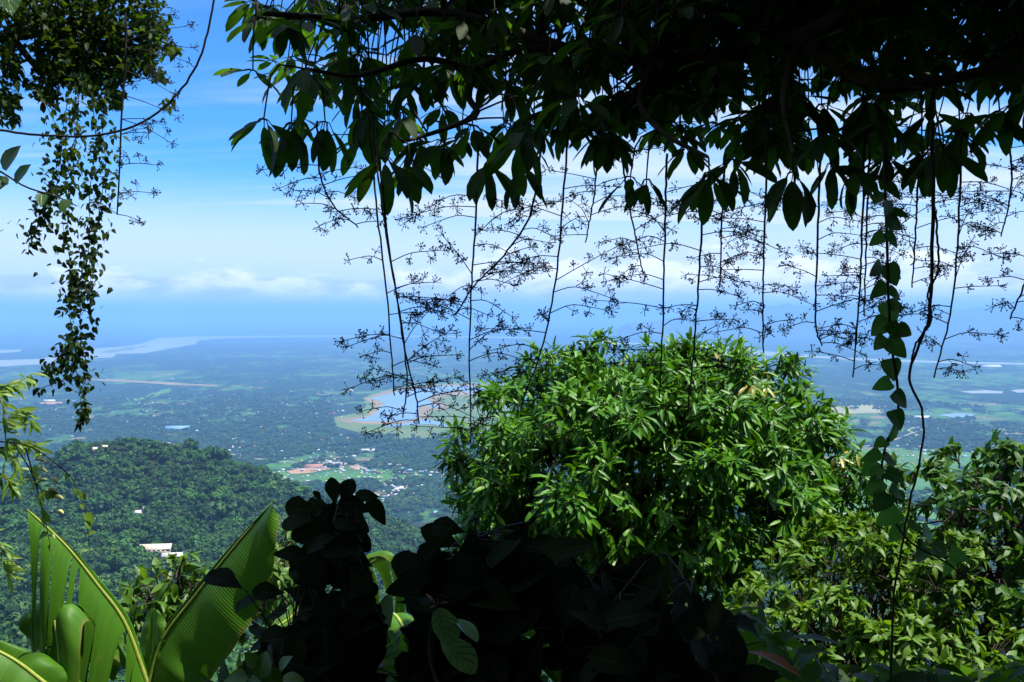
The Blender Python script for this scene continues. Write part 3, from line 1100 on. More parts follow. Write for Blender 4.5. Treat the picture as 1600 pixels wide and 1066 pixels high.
def far_houses():
    r = random.Random(23)
    kinds = []
    for kname in ("white", "rust", "grey", "cream", "blue"):
        b = MB()
        b.box((0, 0, 0.17), (1.0, 0.66, 0.34))
        n1 = len(b.q[0])
        c = MB()
        gable(c, 1.0, 0.66, 0.34, 0.06, 0.32, 0.03)
        kinds.append((kname, b, c))
    spots = []
    for (cx, cyy, rx, ry, n) in CLUSTERS:
        for _ in range(n):
            px, py = r.gauss(cx, rx * 1.0), r.gauss(cyy, ry * 0.95)
            if not (-60 < px < 1660) or py < 560:
                continue
            if 536 < px < 800 and 600 < py < 676:
                continue
            q = on_plain(px, py)
            if q[1] < 3300 and terrain(q[0], q[1]) > PLAIN_Z - 1:
                continue
            spots.append((q, np.linalg.norm(q - CAM)))
    spots.sort(key=lambda s: s[1] * r.uniform(0.7, 1.5))
    meshes = {}
    for kname, b, c in kinds:
        m = MB()
        m.add(b.v[0], b.q[0])
        m.add(c.v[0], c.q[0])
        me = m.mesh("house")
        me.materials.append(M_WALL)
        me.materials.append(ROOF[kname])
        for i, pgn in enumerate(me.polygons):
            pgn.material_index = 0 if i < 6 else 1
        meshes[kname] = me
    names = {"white": "white", "rust": "rust-red", "grey": "grey", "cream": "cream", "blue": "blue"}
    stuffb = {k: MB() for k in meshes}
    for i, (q, d) in enumerate(spots):
        kname = r.choices(list(meshes), (40, 22, 16, 16, 6))[0]
        s = r.uniform(6, 13) * (1.6 if r.random() < 0.1 else 1)
        rz = r.uniform(-0.5, 0.5) + r.choice((0, PI / 2))
        if i < 240:
            o = bpy.data.objects.new("house", meshes[kname])
            COL.objects.link(o)
            o.location = (q[0], q[1], PLAIN_Z + 0.5)
            o.rotation_euler = (0, 0, rz)
            o.scale = (s, s, s)
            tag(o, "tiny far-off house with a %s roof in the villages on the plain" % names[kname], "house", "%s-roofed village houses on the plain" % names[kname])
        else:
            me = meshes[kname]
            v = np.array([vv.co for vv in me.vertices]) * s
            co, si = math.cos(rz), math.sin(rz)
            v = np.stack([v[:, 0] * co - v[:, 1] * si + q[0], v[:, 0] * si + v[:, 1] * co + q[1], v[:, 2] + PLAIN_Z + 0.5], -1)
            qd = [tuple(pg.vertices) if len(pg.vertices) == 4 else tuple(pg.vertices) + (pg.vertices[-1],) for pg in me.polygons]
            stuffb[kname].add(v, qd)
    for kname, b in stuffb.items():
        if b.v:
            o = b.build("distant_houses", ROOF[kname])
            tag(o, "faint specks of %s roofs far out on the plain" % names[kname], "houses", None, "stuff")
    # larger sheds that can be picked out
    for px, py, wpx, roof, label in ((575, 706, 20, "white", "long white shed on the plain, right below the lake"), (278, 671, 34, "blue", "long pale blue shed on the plain above the bare earth patch"),
                                     (624, 766, 12, "white", "small bright white shed among the villages, left of the big tree"), (1548, 574, 26, "white", "long bright white shed far out near the right-hand river"),
                                     (1440, 654, 22, "white", "white shed beside the pond on the right of the plain"), (548, 612, 8, "white", "white tower block by the left end of the lake"),
                                     (78, 628, 16, "white", "white shed on the bare earth patch at far left"), (520, 728, 30, "grey", "grey shed at the bare earth site above the dark shrub"),
                                     (490, 731, 26, "rust", "rust-roofed shed on the bare earth site above the dark shrub")):
        q = on_plain(px, py)
        w = wpx * np.linalg.norm(q - CAM) / FPX
        t = thing("shed", label, "shed", (q[0], q[1], PLAIN_Z + 1.5))
        t["_w"] = (0, 0, 0)
        b = MB()
        b.box((0, 0, 4), (w, w * 0.35, 8 if wpx > 9 else 30))
        b.build("wall", ROOF["white"], t)
        b = MB()
        gable(b, w, w * 0.35, 8.05 if wpx > 9 else 19.05, 1.5, 0.25, 0.5)
        b.build("roof", ROOF[roof], t)
        t["_w"] = (q[0], q[1], PLAIN_Z + 1.5)
        turned(t, 0.05)


far_houses()


# ---- the blue air over the plain
def haze():
    m, w = new_mat("haze_air")
    out = w.node("ShaderNodeOutputMaterial")
    pv = w.node("ShaderNodeVolumePrincipled")
    pv.inputs["Color"].default_value = (0.27, 0.55, 1.0, 1)
    pv.inputs["Density"].default_value = 6.0e-5
    pv.inputs["Anisotropy"].default_value = 0.0
    w.link(pv.outputs[0], out.inputs["Volume"])
    b = MB()
    lo, hi = np.array((-92000.0, -200.0, PLAIN_Z - 30)), np.array((92000.0, 99000.0, 505.0))
    b.box((lo + hi) / 2, hi - lo)
    o = b.build("haze", m)
    tag(o, "pale blue haze hanging over the whole plain", "haze", None, "stuff")


haze()


# ------------------------------------------------------------------ the umbrella tree overhead
UP = np.array((0.0, 0.0, 1.0))
S_OVER = leaf_set(ellip, 0.33, 9, 7, (0.1, 0.9), 0.22, 0.10, 3)
S_OVER_FAR = leaf_set(ellip, 0.33, 5, 5, (0.1, 0.7), 0.2, 0.0, 4)


def whorl(lv, mb, c, n, L, droop, r, lean=None):
    """a hand of leaflets round the end of a stalk; returns nothing, adds leaflets and their stalks"""
    up = nrm(UP + 0.25 * rv(r) + (0 if lean is None else lean))
    a0 = nrm(np.cross(up, rv(r)))
    b0 = np.cross(up, a0)
    ph = r.uniform(0, 2 * PI)
    n = n + 1
    for k in range(n):
        a = ph + 2 * PI * k / n + r.uniform(-0.2, 0.2)
        rad = a0 * math.cos(a) + b0 * math.sin(a)
        dr = droop - 0.15 + r.uniform(-0.35, 0.35)
        d = rad * math.cos(dr) - up * math.sin(dr)
        nn = up * math.cos(dr) + rad * math.sin(dr)
        st = L * r.uniform(0.16, 0.28)
        base = c + d * st
        lv.add(base, d + 0.12 * rv(r), nn + 0.35 * rv(r), L * r.uniform(0.8, 1.18))
        mb.tube([c, c + (rad * 0.6 + d * 0.4) * st * 0.5 + up * st * 0.06, base + d * 0.01], [0.0022, 0.0016], 4)


def canopy_low(px):
    return np.interp(px, [340, 380, 430, 480, 560, 650, 760, 860, 930, 1000, 1060, 1120, 1200, 1280, 1360, 1440, 1500, 1560, 1620],
                     [0, 110, 170, 180, 190, 205, 225, 215, 200, 215, 225, 225, 225, 240, 240, 235, 220, 190, 170])


WHORLS = [  # px, py, depth, leaflets, leaflet length, droop
    (402, 28, 2.9, 6, 0.135, 0.5), (480, 30, 3.1, 7, 0.14, 0.5), (478, 108, 2.9, 8, 0.145, 0.75), (412, 172, 2.8, 7, 0.145, 0.8), (455, 178, 2.9, 7, 0.14, 1.0), (395, 110, 3.0, 5, 0.12, 0.6),
    (508, 176, 2.9, 6, 0.13, 1.0), (540, 40, 3.3, 7, 0.14, 0.5), (548, 125, 3.3, 8, 0.13, 0.8), (565, 160, 3.2, 8, 0.13, 0.9), (628, 162, 3.0, 7, 0.13, 0.9), (600, 232, 2.8, 7, 0.15, 0.95), (640, 235, 2.9, 7, 0.14, 0.9),
    (650, 48, 3.3, 7, 0.14, 0.7), (700, 100, 3.6, 7, 0.15, 0.8), (690, 205, 3.1, 7, 0.13, 0.8), (738, 182, 3.1, 7, 0.13, 0.7), (762, 240, 3.0, 7, 0.125, 1.0), (815, 245, 3.0, 6, 0.125, 1.05), (818, 192, 2.8, 8, 0.15, 0.8), (855, 120, 3.2, 8, 0.15, 0.8),
    (900, 150, 3.0, 9, 0.15, 0.9), (950, 190, 3.1, 8, 0.13, 0.8), (985, 262, 3.0, 5, 0.12, 0.75), (1010, 266, 3.05, 5, 0.115, 0.95), (1040, 145, 3.2, 8, 0.14, 0.8), (1070, 215, 3.1, 7, 0.13, 0.7), (1108, 255, 2.8, 8, 0.15, 0.95),
    (1145, 235, 3.0, 7, 0.14, 0.8), (1180, 180, 3.2, 8, 0.14, 0.8), (1238, 255, 2.8, 8, 0.145, 1.05), (1215, 200, 3.1, 8, 0.14, 0.8), (1290, 190, 3.0, 8, 0.14, 0.8), (1332, 250, 2.9, 6, 0.13, 1.1), (1300, 240, 3.0, 6, 0.13, 1.0), (1385, 170, 3.0, 9, 0.14, 0.7),
    (1385, 230, 3.0, 6, 0.12, 0.9), (1462, 130, 3.1, 8, 0.13, 0.5), (1470, 212, 2.8, 8, 0.145, 1.0), (1440, 225, 3.0, 6, 0.13, 1.0), (1500, 190, 3.0, 7, 0.13, 0.8), (1545, 105, 3.1, 8, 0.13, 0.6), (1562, 160, 2.9, 8, 0.14, 0.8), (1605, 150, 2.9, 8, 0.14, 0.9),
    (1600, 60, 3.1, 8, 0.14, 0.6), (735, 60, 3.5, 8, 0.15, 0.7), (790, 130, 3.4, 7, 0.14, 0.8)]


def limb_net():
    """main limbs of the tree overhead, from a trunk standing right of the camera"""
    base = np.array((3.3, 1.6, float(terrain(3.3, 1.6)) - 0.1))
    limbs = []
    fork = np.array((2.75, 2.1, 2.75))
    limbs.append(("trunk", spline([base, (3.2, 1.7, 0.8), (3.0, 1.9, 1.9), fork], 14), [0.17, 0.12]))
    A = pxline([(1500, -90, 2.9), (1250, 60, 3.1), (1020, 95, 3.2), (880, 75, 3.3), (800, 80, 3.35), (742, 106, 3.35), (660, 92, 3.3), (560, 118, 3.15), (478, 108, 3.0)], 40)
    A[0] = fork
    A[1] = fork * 0.5 + A[2] * 0.5
    limbs.append(("limb", A, [0.045, 0.022, 0.016, 0.012, 0.006]))
    B = pxline([(1250, 60, 3.1), (1360, 130, 3.0), (1450, 130, 3.0), (1560, 110, 3.0), (1640, 120, 3.0)], 20)
    limbs.append(("limb", B, [0.030, 0.012]))
    C = pxline([(880, 75, 3.3), (700, 20, 3.4), (560, 30, 3.3), (470, 25, 3.1), (400, 20, 3.0)], 20)
    limbs.append(("limb", C, [0.022, 0.008]))
    D = pxline([(742, 106, 3.35), (732, 150, 3.25), (745, 178, 3.15), (700, 200, 3.05), (630, 222, 2.95)], 16)
    limbs.append(("limb", D, [0.016, 0.006]))
    E = pxline([(1020, 95, 3.2), (1000, 160, 3.1), (1040, 210, 3.0), (1105, 245, 2.85)], 16)
    limbs.append(("limb", E, [0.016, 0.006]))
    F = pxline([(1250, 60, 3.1), (1225, 150, 3.0), (1240, 240, 2.85)], 12)
    limbs.append(("limb", F, [0.018, 0.007]))
    G = np.array([fork, (1.9, 1.2, 3.4), (0.8, 0.2, 3.7), (-0.5, -0.8, 3.8)])
    limbs.append(("limb", spline(G, 16), [0.07, 0.03]))
    H = np.array([fork, (2.6, 3.2, 3.5), (1.6, 4.0, 3.7), (0.4, 4.4, 3.5)])
    limbs.append(("limb", spline(H, 16), [0.06, 0.025]))
    return base, limbs


OVER_BASE, LIMBS = limb_net()
over = thing("umbrella_tree", "dark umbrella tree overhead with drooping hands of leaflets filling the top", "tree", OVER_BASE)
for nm, pts, rad in LIMBS:
    b = MB()
    b.tube(pts, rad, 8)
    b.build(nm, M_BARK, over, smooth=True)
LIMB_PTS = np.vstack([p for nm, p, _ in LIMBS if nm == "limb"])


def overhead():
    r = random.Random(5)
    lv = Leaves()
    st = MB()
    spots = [(a, c + (14 if c > 150 else 0), d, n, L, dr) for a, c, d, n, L, dr in WHORLS]
    # further hands of leaves, thicker towards the top and the right
    for _ in range(760):
        px = r.uniform(395, 1660)
        low = float(canopy_low(px)) + 12
        py = r.uniform(-110, low)
        dens = 0.25 + 0.75 * (1 - max(py, 0) / max(low, 1)) ** 1.2
        dens *= 0.42 if px < 620 else (0.72 if px < 900 else 1.0)
        if 640 < px < 760 and 90 < py < 200:
            dens *= 0.45
        if px < 1150 and py > 60:
            dens *= 1.15
        if r.random() > dens * 0.85:
            continue
        spots.append((px, py, r.uniform(3.0, 4.5), r.randint(6, 9), r.uniform(0.105, 0.15), r.uniform(0.4, 1.0)))
    for _ in range(130):                                  # the black mass at top right
        px = r.uniform(950, 1680)
        py = r.uniform(-120, 40 + 30 * math.sin(px / 60) + (30 if px > 1250 else -20))
        spots.append((px, py, r.uniform(3.4, 5.0), 9, r.uniform(0.15, 0.2), r.uniform(0.3, 0.9)))
    for _ in range(55):
        spots.append((r.uniform(520, 1260), r.uniform(70, 215), r.uniform(3.3, 4.6), r.randint(6, 9), r.uniform(0.11, 0.15), r.uniform(0.4, 1.0)))
    for _ in range(45):
        px = r.uniform(520, 1000)
        spots.append((px, r.uniform(-110, 25), r.uniform(3.4, 4.6), 8, r.uniform(0.14, 0.18), r.uniform(0.4, 0.9)))
    for (px, py, d, n, L, dr) in spots:
        c = P(px, py, d)
        whorl(lv, st, c, n, L, dr, r)
        k = np.argmin(np.linalg.norm(LIMB_PTS - c - np.array((0, 0, 0.12)), axis=1))
        q = LIMB_PTS[k]
        dd = np.linalg.norm(q - c)
        if dd > 0.7:
            q = c + (q - c) / dd * 0.5 + UP * 0.25
        st.tube(spline([c, c + UP * min(0.12, dd * 0.4) + (q - c) * 0.25, q], 6), [0.0026, 0.004], 5)
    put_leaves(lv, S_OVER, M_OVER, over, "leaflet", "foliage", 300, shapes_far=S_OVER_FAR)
    o = st.build("twigs", M_STEM, over, smooth=True)
    o["kind"] = "stuff"
    # unseen crown above and behind the camera, thickened to shade the foreground
    lv = Leaves()
    st = MB()
    for _ in range(2600):
        c = np.array((r.uniform(-1.6, 5.5), r.uniform(-5.0, 4.6), r.uniform(2.9, 5.2)))
        px, py, dep = project(c)
        if dep > 0.2 and -60 < px < 1660 and py > -170:
            continue
        if dep > 0.2 and px < 330 and py > -500:
            continue
        if c[1] > -0.5 and c[0] < (0.3 if c[1] > 1 else -0.5):  # left open so sun reaches the bamboo spray
            continue
        whorl(lv, st, c, 8, r.uniform(0.26, 0.38), r.uniform(0.1, 0.6), r)
    for _ in range(520):                                    # added unseen foliage out over the slope, shading the right-edge tree
        c = np.array((r.uniform(8.6, 11.0), r.uniform(5.2, 9.2), r.uniform(2.9, 5.0)))
        if project(c)[0] < 1720:
            continue
        whorl(lv, st, c, 8, r.uniform(0.28, 0.4), r.uniform(0.1, 0.6), r)
    for _ in range(900):                                    # added unseen low boughs behind the viewpoint, blocking light from the back
        c = np.array((r.uniform(-4.5, 5.0), r.uniform(-6.0, -1.4), r.uniform(0.6, 3.2)))
        whorl(lv, st, c, 8, r.uniform(0.26, 0.38), r.uniform(0.1, 0.7), r)
    put_leaves(lv, leaf_set(ellip, 0.45, 4, 3, (0.1, 0.7), 0.2, 0.0, 14), M_OVER, over, "leaflet", "unseen_shade_foliage", 0)


overhead()


# ---- hanging flower stems with umbels
def umbel(b, c, d, R, r):
    """stalked head of thin rays, each with a bud at its tip"""
    n = r.randint(9, 14)
    for k in range(n):
        v = nrm(rv(r) + d * 0.55)
        L = R * r.uniform(0.75, 1.1)
        e = c + v * L
        a = nrm(np.cross(v, rv(r)))
        bb = np.cross(v, a)
        w = 0.0008
        b.add([c + a * w, c - a * w * 0.5 + bb * w * 0.87, c - a * w * 0.5 - bb * w * 0.87, e + a * w, e - a * w * 0.5 + bb * w * 0.87, e - a * w * 0.5 - bb * w * 0.87],
              [(0, 1, 4, 3), (1, 2, 5, 4), (2, 0, 3, 5)])
        s = 0.0027 * r.uniform(0.8, 1.25)
        o = np.array([v * 1.3, a, bb, -a, -bb, -v]) * s + e
        b.add(o, [(0, 1, 2, 2), (0, 2, 3, 3), (0, 3, 4, 4), (0, 4, 1, 1), (5, 2, 1, 1), (5, 3, 2, 2), (5, 4, 3, 3), (5, 1, 4, 4)])
    b.add(np.array([(1, 0, 0), (0, 1, 0), (0, 0, 1), (-1, -1, -1)], float) * 0.0022 + c, [(0, 1, 2, 2), (0, 1, 3, 3), (1, 2, 3, 3), (0, 2, 3, 3)])


def flower_branch(stem, p, d, L, r, R=0.021):
    """one side branch with its umbels"""
    b = MB()
    sag = r.uniform(-0.25, 0.12)
    pts = [p, p + d * L * 0.35 + UP * L * 0.05, p + d * L * 0.7 + UP * L * (0.03 + sag * 0.5), p + d * L + UP * L * sag]
    cv = spline(pts, 9)
    b.tube(cv, [0.0017, 0.0011], 4)
    n = max(2, int(L / 0.048))
    for k in range(n):
        t = 0.3 + 0.7 * (k + r.random() * 0.5) / n
        i = min(8, int(t * 8))
        q = cv[i]
        side = nrm(rv(r) + 0.4 * d)
        ell = r.uniform(0.008, 0.035)
        e = q + side * ell
        b.tube([q, e], [0.0012, 0.001], 3)
        umbel(b, e, side, R * r.uniform(0.7, 1.1), r)
    umbel(b, cv[-1], nrm(cv[-1] - cv[-2]), R * 1.1, r)
    b.build("flower_branch", M_STEM, stem, smooth=False)


STEMS = [  # pixels and depth down the stem, where the side branches start, how many, their length
    ([(575, 170, 3.0), (588, 320, 2.95), (603, 450, 2.95), (612, 560, 2.95), (616, 618, 2.95)], 0.40, 7, 0.13),
    ([(580, 180, 2.95), (598, 330, 2.9), (622, 480, 2.9), (636, 590, 2.9), (630, 652, 2.9)], 0.35, 7, 0.14),
    ([(588, 200, 2.85), (606, 370, 2.85), (632, 540, 2.85), (650, 620, 2.85), (655, 662, 2.85)], 0.35, 9, 0.17),
    ([(747, 230, 3.0), (741, 380, 2.98), (734, 520, 2.98), (736, 690, 2.98)], 0.15, 15, 0.21),
    ([(892, 150, 3.0), (882, 280, 3.0), (869, 430, 3.0), (846, 545, 3.0), (812, 640, 3.0)], 0.25, 14, 0.17),
    ([(848, 215, 2.95), (830, 330, 2.95), (790, 395, 2.95), (742, 445, 2.95), (712, 492, 2.95)], 0.25, 10, 0.13),
    ([(1042, 240, 3.0), (1039, 360, 3.0), (1036, 500, 3.0), (1030, 622, 3.0)], 0.15, 12, 0.17),
    ([(1100, 280, 2.9), (1094, 400, 2.9), (1086, 520, 2.9), (1074, 650, 2.9)], 0.15, 11, 0.17),
    ([(1133, 240, 3.1), (1128, 340, 3.1), (1125, 450, 3.1)], 0.25, 7, 0.12),
    ([(1199, 190, 3.0), (1196, 330, 3.0), (1192, 450, 3.0), (1193, 552, 3.0)], 0.30, 11, 0.14),
    ([(1281, 250, 2.95), (1278, 370, 2.95), (1274, 500, 2.95), (1284, 540, 2.95)], 0.20, 10, 0.16),
    ([(1352, 200, 2.95), (1347, 350, 2.95), (1342, 470, 2.95), (1333, 590, 2.95)], 0.25, 15, 0.15),
    ([(1360, 220, 3.1), (1354, 360, 3.1), (1350, 495, 3.1)], 0.25, 10, 0.14),
    ([(1502, 200, 2.9), (1499, 320, 2.9), (1488, 470, 2.9), (1460, 590, 2.9)], 0.15, 15, 0.16),
    ([(495, 190, 2.9), (500, 270, 2.9), (520, 320, 2.9), (560, 355, 2.9)], 0.25, 10, 0.12),
    ([(1640, 330, 2.8), (1606, 430, 2.8), (1578, 500, 2.8)], 0.2, 8, 0.14),
    ([(1436, 240, 3.1), (1432, 340, 3.1), (1425, 450, 3.1)], 0.1, 10, 0.17),
    ([(1575, 190, 3.1), (1580, 290, 3.1), (1565, 370, 3.1)], 0.1, 9, 0.17),
    ([(935, 200, 3.2), (930, 290, 3.2), (915, 380, 3.2)], 0.2, 7, 0.14),
    ([(970, 240, 3.2), (985, 330, 3.2), (1005, 430, 3.2)], 0.3, 6, 0.12),
]


def flower_stems():
    r = random.Random(31)
    for pts, t0, n, L in STEMS:
        cv = pxline(pts, 30)
        cv = cv + (RS.rand(*cv.shape) - 0.5) * 0.004
        b = MB()
        b.tube(cv, [0.0042, 0.0032, 0.0024], 6)
        s = b.build("flower_stem", M_STEM, over, smooth=True)
        n = int(n * 1.25)
        for k in range(n):
            t = t0 + (1 - t0) * (k + 0.6) / n
            i = min(29, int(t * 29))
            a = r.choice((-1, 1)) if k % 3 else r.uniform(-1, 1)
            if k % 2:
                a = -a
            d = nrm((a * r.uniform(0.7, 1.0), r.uniform(-0.6, 0.6), r.uniform(-0.15, 0.3)))
            flower_branch(s, cv[i], d, L * r.uniform(0.9, 1.9) * (1.0 - 0.4 * t), r)


flower_stems()


# ------------------------------------------------------------------ vines at the right
def heart_vine():
    pts = [(1380, 225, 2.75), (1383, 300, 2.7), (1386, 380, 2.7), (1388, 460, 2.7), (1393, 540, 2.7), (1402, 600, 2.7), (1402, 650, 2.7), (1383, 700, 2.7), (1378, 745, 2.7), (1392, 800, 2.7), (1420, 845, 2.65), (1480, 880, 2.6), (1530, 920, 2.55)]
    cv = pxline(pts, 60)
    t = thing("heart_leaf_vine", "hanging vine with round heart-shaped green leaves at right", "vine", cv[0])
    b = MB()
    b.tube(cv, [0.0045, 0.0038, 0.003], 6)
    b.build("stem", M_STEM, t, smooth=True)
    L = [(1398, 350, 70, .5), (1370, 375, 60, 2.4), (1395, 375, 60, .9), (1408, 335, 60, .3), (1368, 422, 62, 2.3), (1394, 430, 70, 1.2), (1372, 455, 66, 2.3), (1400, 460, 66, .6), (1402, 478, 48, .2), (1392, 490, 70, 1.4), (1374, 512, 66, 2.2),
         (1398, 518, 70, 1.1), (1414, 518, 56, .5), (1376, 537, 60, 2.5), (1402, 545, 66, .9), (1394, 578, 60, 1.5), (1378, 602, 58, 2.8), (1408, 625, 66, .9), (1402, 657, 76, 1.3), (1394, 680, 50, 1.9), (1375, 693, 58, 2.7),
         (1360, 714, 68, 2.5), (1390, 720, 50, .9), (1359, 732, 66, 2.4), (1368, 742, 50, 2.0), (1400, 744, 60, .4), (1364, 762, 68, 2.5), (1402, 770, 60, .7), (1376, 785, 72, 2.2), (1386, 808, 72, 2.4), (1400, 834, 76, 2.1), (1412, 810, 66, .5),
         (1430, 822, 66, .4), (1450, 836, 66, .9), (1440, 868, 64, 2.2), (1470, 860, 70, .7), (1480, 890, 70, 1.8), (1500, 868, 74, .3), (1396, 300, 60, .8), (1372, 310, 56, 2.2), (1388, 330, 60, 1.5)]
    r = random.Random(8)
    lv = Leaves()
    cpx, cpy, _ = project(cv)
    for px, py, s, a in L:
        k = int(np.argmin((cpx - px) ** 2 + ((cpy - py) + 10) ** 2))
        ln = s * (0.53 if px < 1410 or py < 700 else 0.42) * 2.7 / FPX * r.uniform(0.8, 1.15)
        d = np.array((math.cos(a), r.uniform(-0.4, 0.2), -abs(math.sin(a)) * 0.9))
        d = nrm(d)
        c = P(px, py, 2.68 + r.uniform(-0.05, 0.05)) - d * ln * 0.5
        nn = nrm(np.array((r.uniform(-.8, .8), -0.8, r.uniform(0.1, 0.9))))
        lv.add(c, d, nn, ln)
        b = MB()
        b.tube([cv[k], (cv[k] + c) / 2 + UP * 0.006, c], 0.0012, 4)
        b.build("leaf_stalk", M_STEM, t)
    put_leaves(lv, leaf_set(heart, 0.86, 5, 6, (0.1, 0.5), 0.2, 0.06, 9), M_HEART, t, "leaf", "foliage", 300)


heart_vine()


def cord(name, label, pts, rad, n=60, wob=0.004, cat="vine"):
    cv = pxline(pts, n)
    cv = cv + (RS.rand(*cv.shape) - 0.5) * wob
    b = MB()
    b.tube(cv, rad, 7)
    o = b.build(name, M_STEM, None, smooth=True, loc=tuple(cv[0]))
    return tag(o, label, cat)


cord("twisting_vine", "thick bare vine twisting down beside the heart-leaved vine", [(1456, 190, 2.7), (1458, 300, 2.7), (1456, 400, 2.7), (1452, 490, 2.7), (1440, 530, 2.7), (1420, 590, 2.65), (1440, 640, 2.65), (1442, 690, 2.65), (1425, 770, 2.65), (1408, 860, 2.65), (1396, 940, 2.65), (1392, 1100, 2.65)],
     [0.0065, 0.0045, 0.0032, 0.0036])
cord("looping_vine", "thin vine twined round the thick bare vine on the right", [(1462, 330, 2.72), (1466, 420, 2.68), (1450, 455, 2.72), (1455, 500, 2.68), (1430, 540, 2.7), (1422, 575, 2.66)], [0.0035, 0.003])
cord("sagging_vine", "bare vine sagging in a wide curve across the top left sky", [(345, -60, 3.6), (334, 0, 3.6), (322, 60, 3.6), (300, 115, 3.6), (265, 160, 3.6), (215, 195, 3.6), (150, 212, 3.6), (70, 212, 3.6), (0, 204, 3.6), (-120, 190, 3.6)], [0.0042, 0.0052], 50)


# ------------------------------------------------------------------ top left: small-leaved tree and its hanging creeper
def left_tree():
    base = np.array((-4.9, 4.6, float(terrain(-4.9, 4.6)) - 0.2))
    t = thing("small_leaved_tree", "small-leaved tree reaching in at the top left corner", "tree", base)
    D = 6.2
    fork = P(-120, 60, D)
    b = MB()
    b.tube(spline([base, (base + fork) / 2 + np.array((0.2, 0, 0)), fork], 14), [0.16, 0.09], 8)
    b.build("trunk", M_BARK, t, smooth=True)
    limbs = [[(-120, 60, D), (20, 60, D), (120, 40, D), (200, 60, D), (250, 60, D)], [(20, 60, D), (60, 110, D), (90, 150, D)], [(120, 40, D), (150, 100, D), (130, 140, D)], [(-120, 60, D), (-20, 120, D), (10, 170, D)], [(120, 40, D), (180, -20, D), (230, -60, D)],
             [(20, 60, D), (40, 0, D), (60, -60, D)]]
    for l in limbs:
        b = MB()
        b.tube(pxline(l, 14), [0.03, 0.01], 6)
        b.build("limb", M_BARK, t, smooth=True)
    r = random.Random(12)
    lv = Leaves()
    blobs = [(30, 20, 70, 45), (100, 20, 80, 60), (180, 30, 70, 60), (235, 40, 35, 55), (215, 85, 40, 30), (110, 90, 60, 45), (70, 130, 30, 35), (150, 110, 50, 45), (10, 80, 22, 40), (10, 150, 18, 35), (195, 100, 35, 30), (120, 60, 90, 40), (-40, 60, 40, 90), (60, -40, 120, 40), (200, -40, 80, 40), (78, 150, 18, 20)]
    blobs += [(r.uniform(-20, 265), r.uniform(60, 165), r.uniform(9, 20), r.uniform(8, 18)) for _ in range(12)] + [(r.uniform(225, 275), r.uniform(-10, 120), r.uniform(8, 18), r.uniform(8, 16)) for _ in range(9)] + [(r.uniform(0, 30), r.uniform(90, 195), r.uniform(8, 16), r.uniform(8, 14)) for _ in range(8)] + [(r.uniform(80, 215), r.uniform(130, 175), r.uniform(6, 12), r.uniform(8, 14)) for _ in range(8)]
    for cx, cyy, rx, ry in blobs:
        n = int(rx * ry * 0.17) + 6
        for _ in range(n):
            v = rv(r) * r.random() ** 0.4
            px, py = cx + v[0] * rx, cyy - v[2] * ry
            c = P(px, py, D + v[1] * 0.5)
            d = nrm(rv(r) + np.array((0, 0, -0.5)))
            lv.add(c, d, nrm(UP + 0.7 * rv(r)), r.uniform(0.045, 0.075))
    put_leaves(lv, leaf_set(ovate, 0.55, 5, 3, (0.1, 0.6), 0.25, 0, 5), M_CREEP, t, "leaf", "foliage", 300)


left_tree()


def left_creeper():
    D = 4.6
    cols = [(165, 60, 60), (190, 92, 62), (230, 75, 62), (270, 62, 60), (300, 58, 60), (345, 45, 58), (375, 75, 50), (420, 92, 40), (460, 98, 36), (490, 104, 30), (520, 100, 34), (550, 72, 48), (580, 72, 46), (600, 108, 24), (630, 116, 20), (660, 118, 14)]
    top = P(125, 140, D)
    t = thing("hanging_creeper", "long leafy creeper hanging free below the top left tree", "creeper", top)
    r = random.Random(15)
    lv = Leaves()
    strands = [[(125, 120), (120, 200), (110, 300), (105, 380), (118, 450), (112, 520), (95, 575)], [(140, 130), (150, 220), (140, 300), (140, 380), (128, 450), (125, 520), (130, 580), (132, 640), (122, 662)],
               [(110, 130), (95, 220), (80, 300), (60, 350)], [(165, 140), (160, 200), (165, 260), (155, 330), (145, 400), (140, 470), (145, 510)], [(60, 140), (80, 180), (95, 215)], [(125, 200), (100, 260), (75, 320), (45, 385)],
               [(118, 540), (90, 560), (70, 580)], [(118, 560), (105, 590), (60, 608)], [(115, 430), (108, 470), (112, 520), (122, 600), (130, 650)]]
    for s in strands:
        dd = D + r.uniform(-0.15, 0.15)
        cv = pxline([(a, c, dd) for a, c in s], 26)
        b = MB()
        b.tube(cv, [0.003, 0.0015], 4)
        b.build("stem", M_STEM, t)
        ln = np.sum(np.linalg.norm(np.diff(cv, axis=0), axis=1))
        px0, py0, _ = project(cv)
        n = int(ln * 290)
        for _ in range(n):
            k = r.randrange(len(cv))
            q = cv[k]
            dens = 1.0
            yy = py0[k]
            # leafy reaches and bare reaches of the strand
            if 478 < yy < 520:
                dens = 0.35
            elif yy > 590:
                dens = 0.42
            elif yy < 225:
                dens = 0.45
            if r.random() > dens:
                continue
            wdt = np.interp(yy, [c[0] for c in cols], [c[2] for c in cols]) * 0.36
            o = rv(r) * abs(r.gauss(0, wdt)) * D / FPX
            lv.add(q + o, nrm(rv(r) + np.array((0, 0, -0.9))), nrm(np.array((0, -0.6, 0.8)) + 0.7 * rv(r)), r.uniform(0.027, 0.049))
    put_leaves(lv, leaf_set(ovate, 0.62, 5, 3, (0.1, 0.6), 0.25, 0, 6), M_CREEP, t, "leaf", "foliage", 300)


left_creeper()


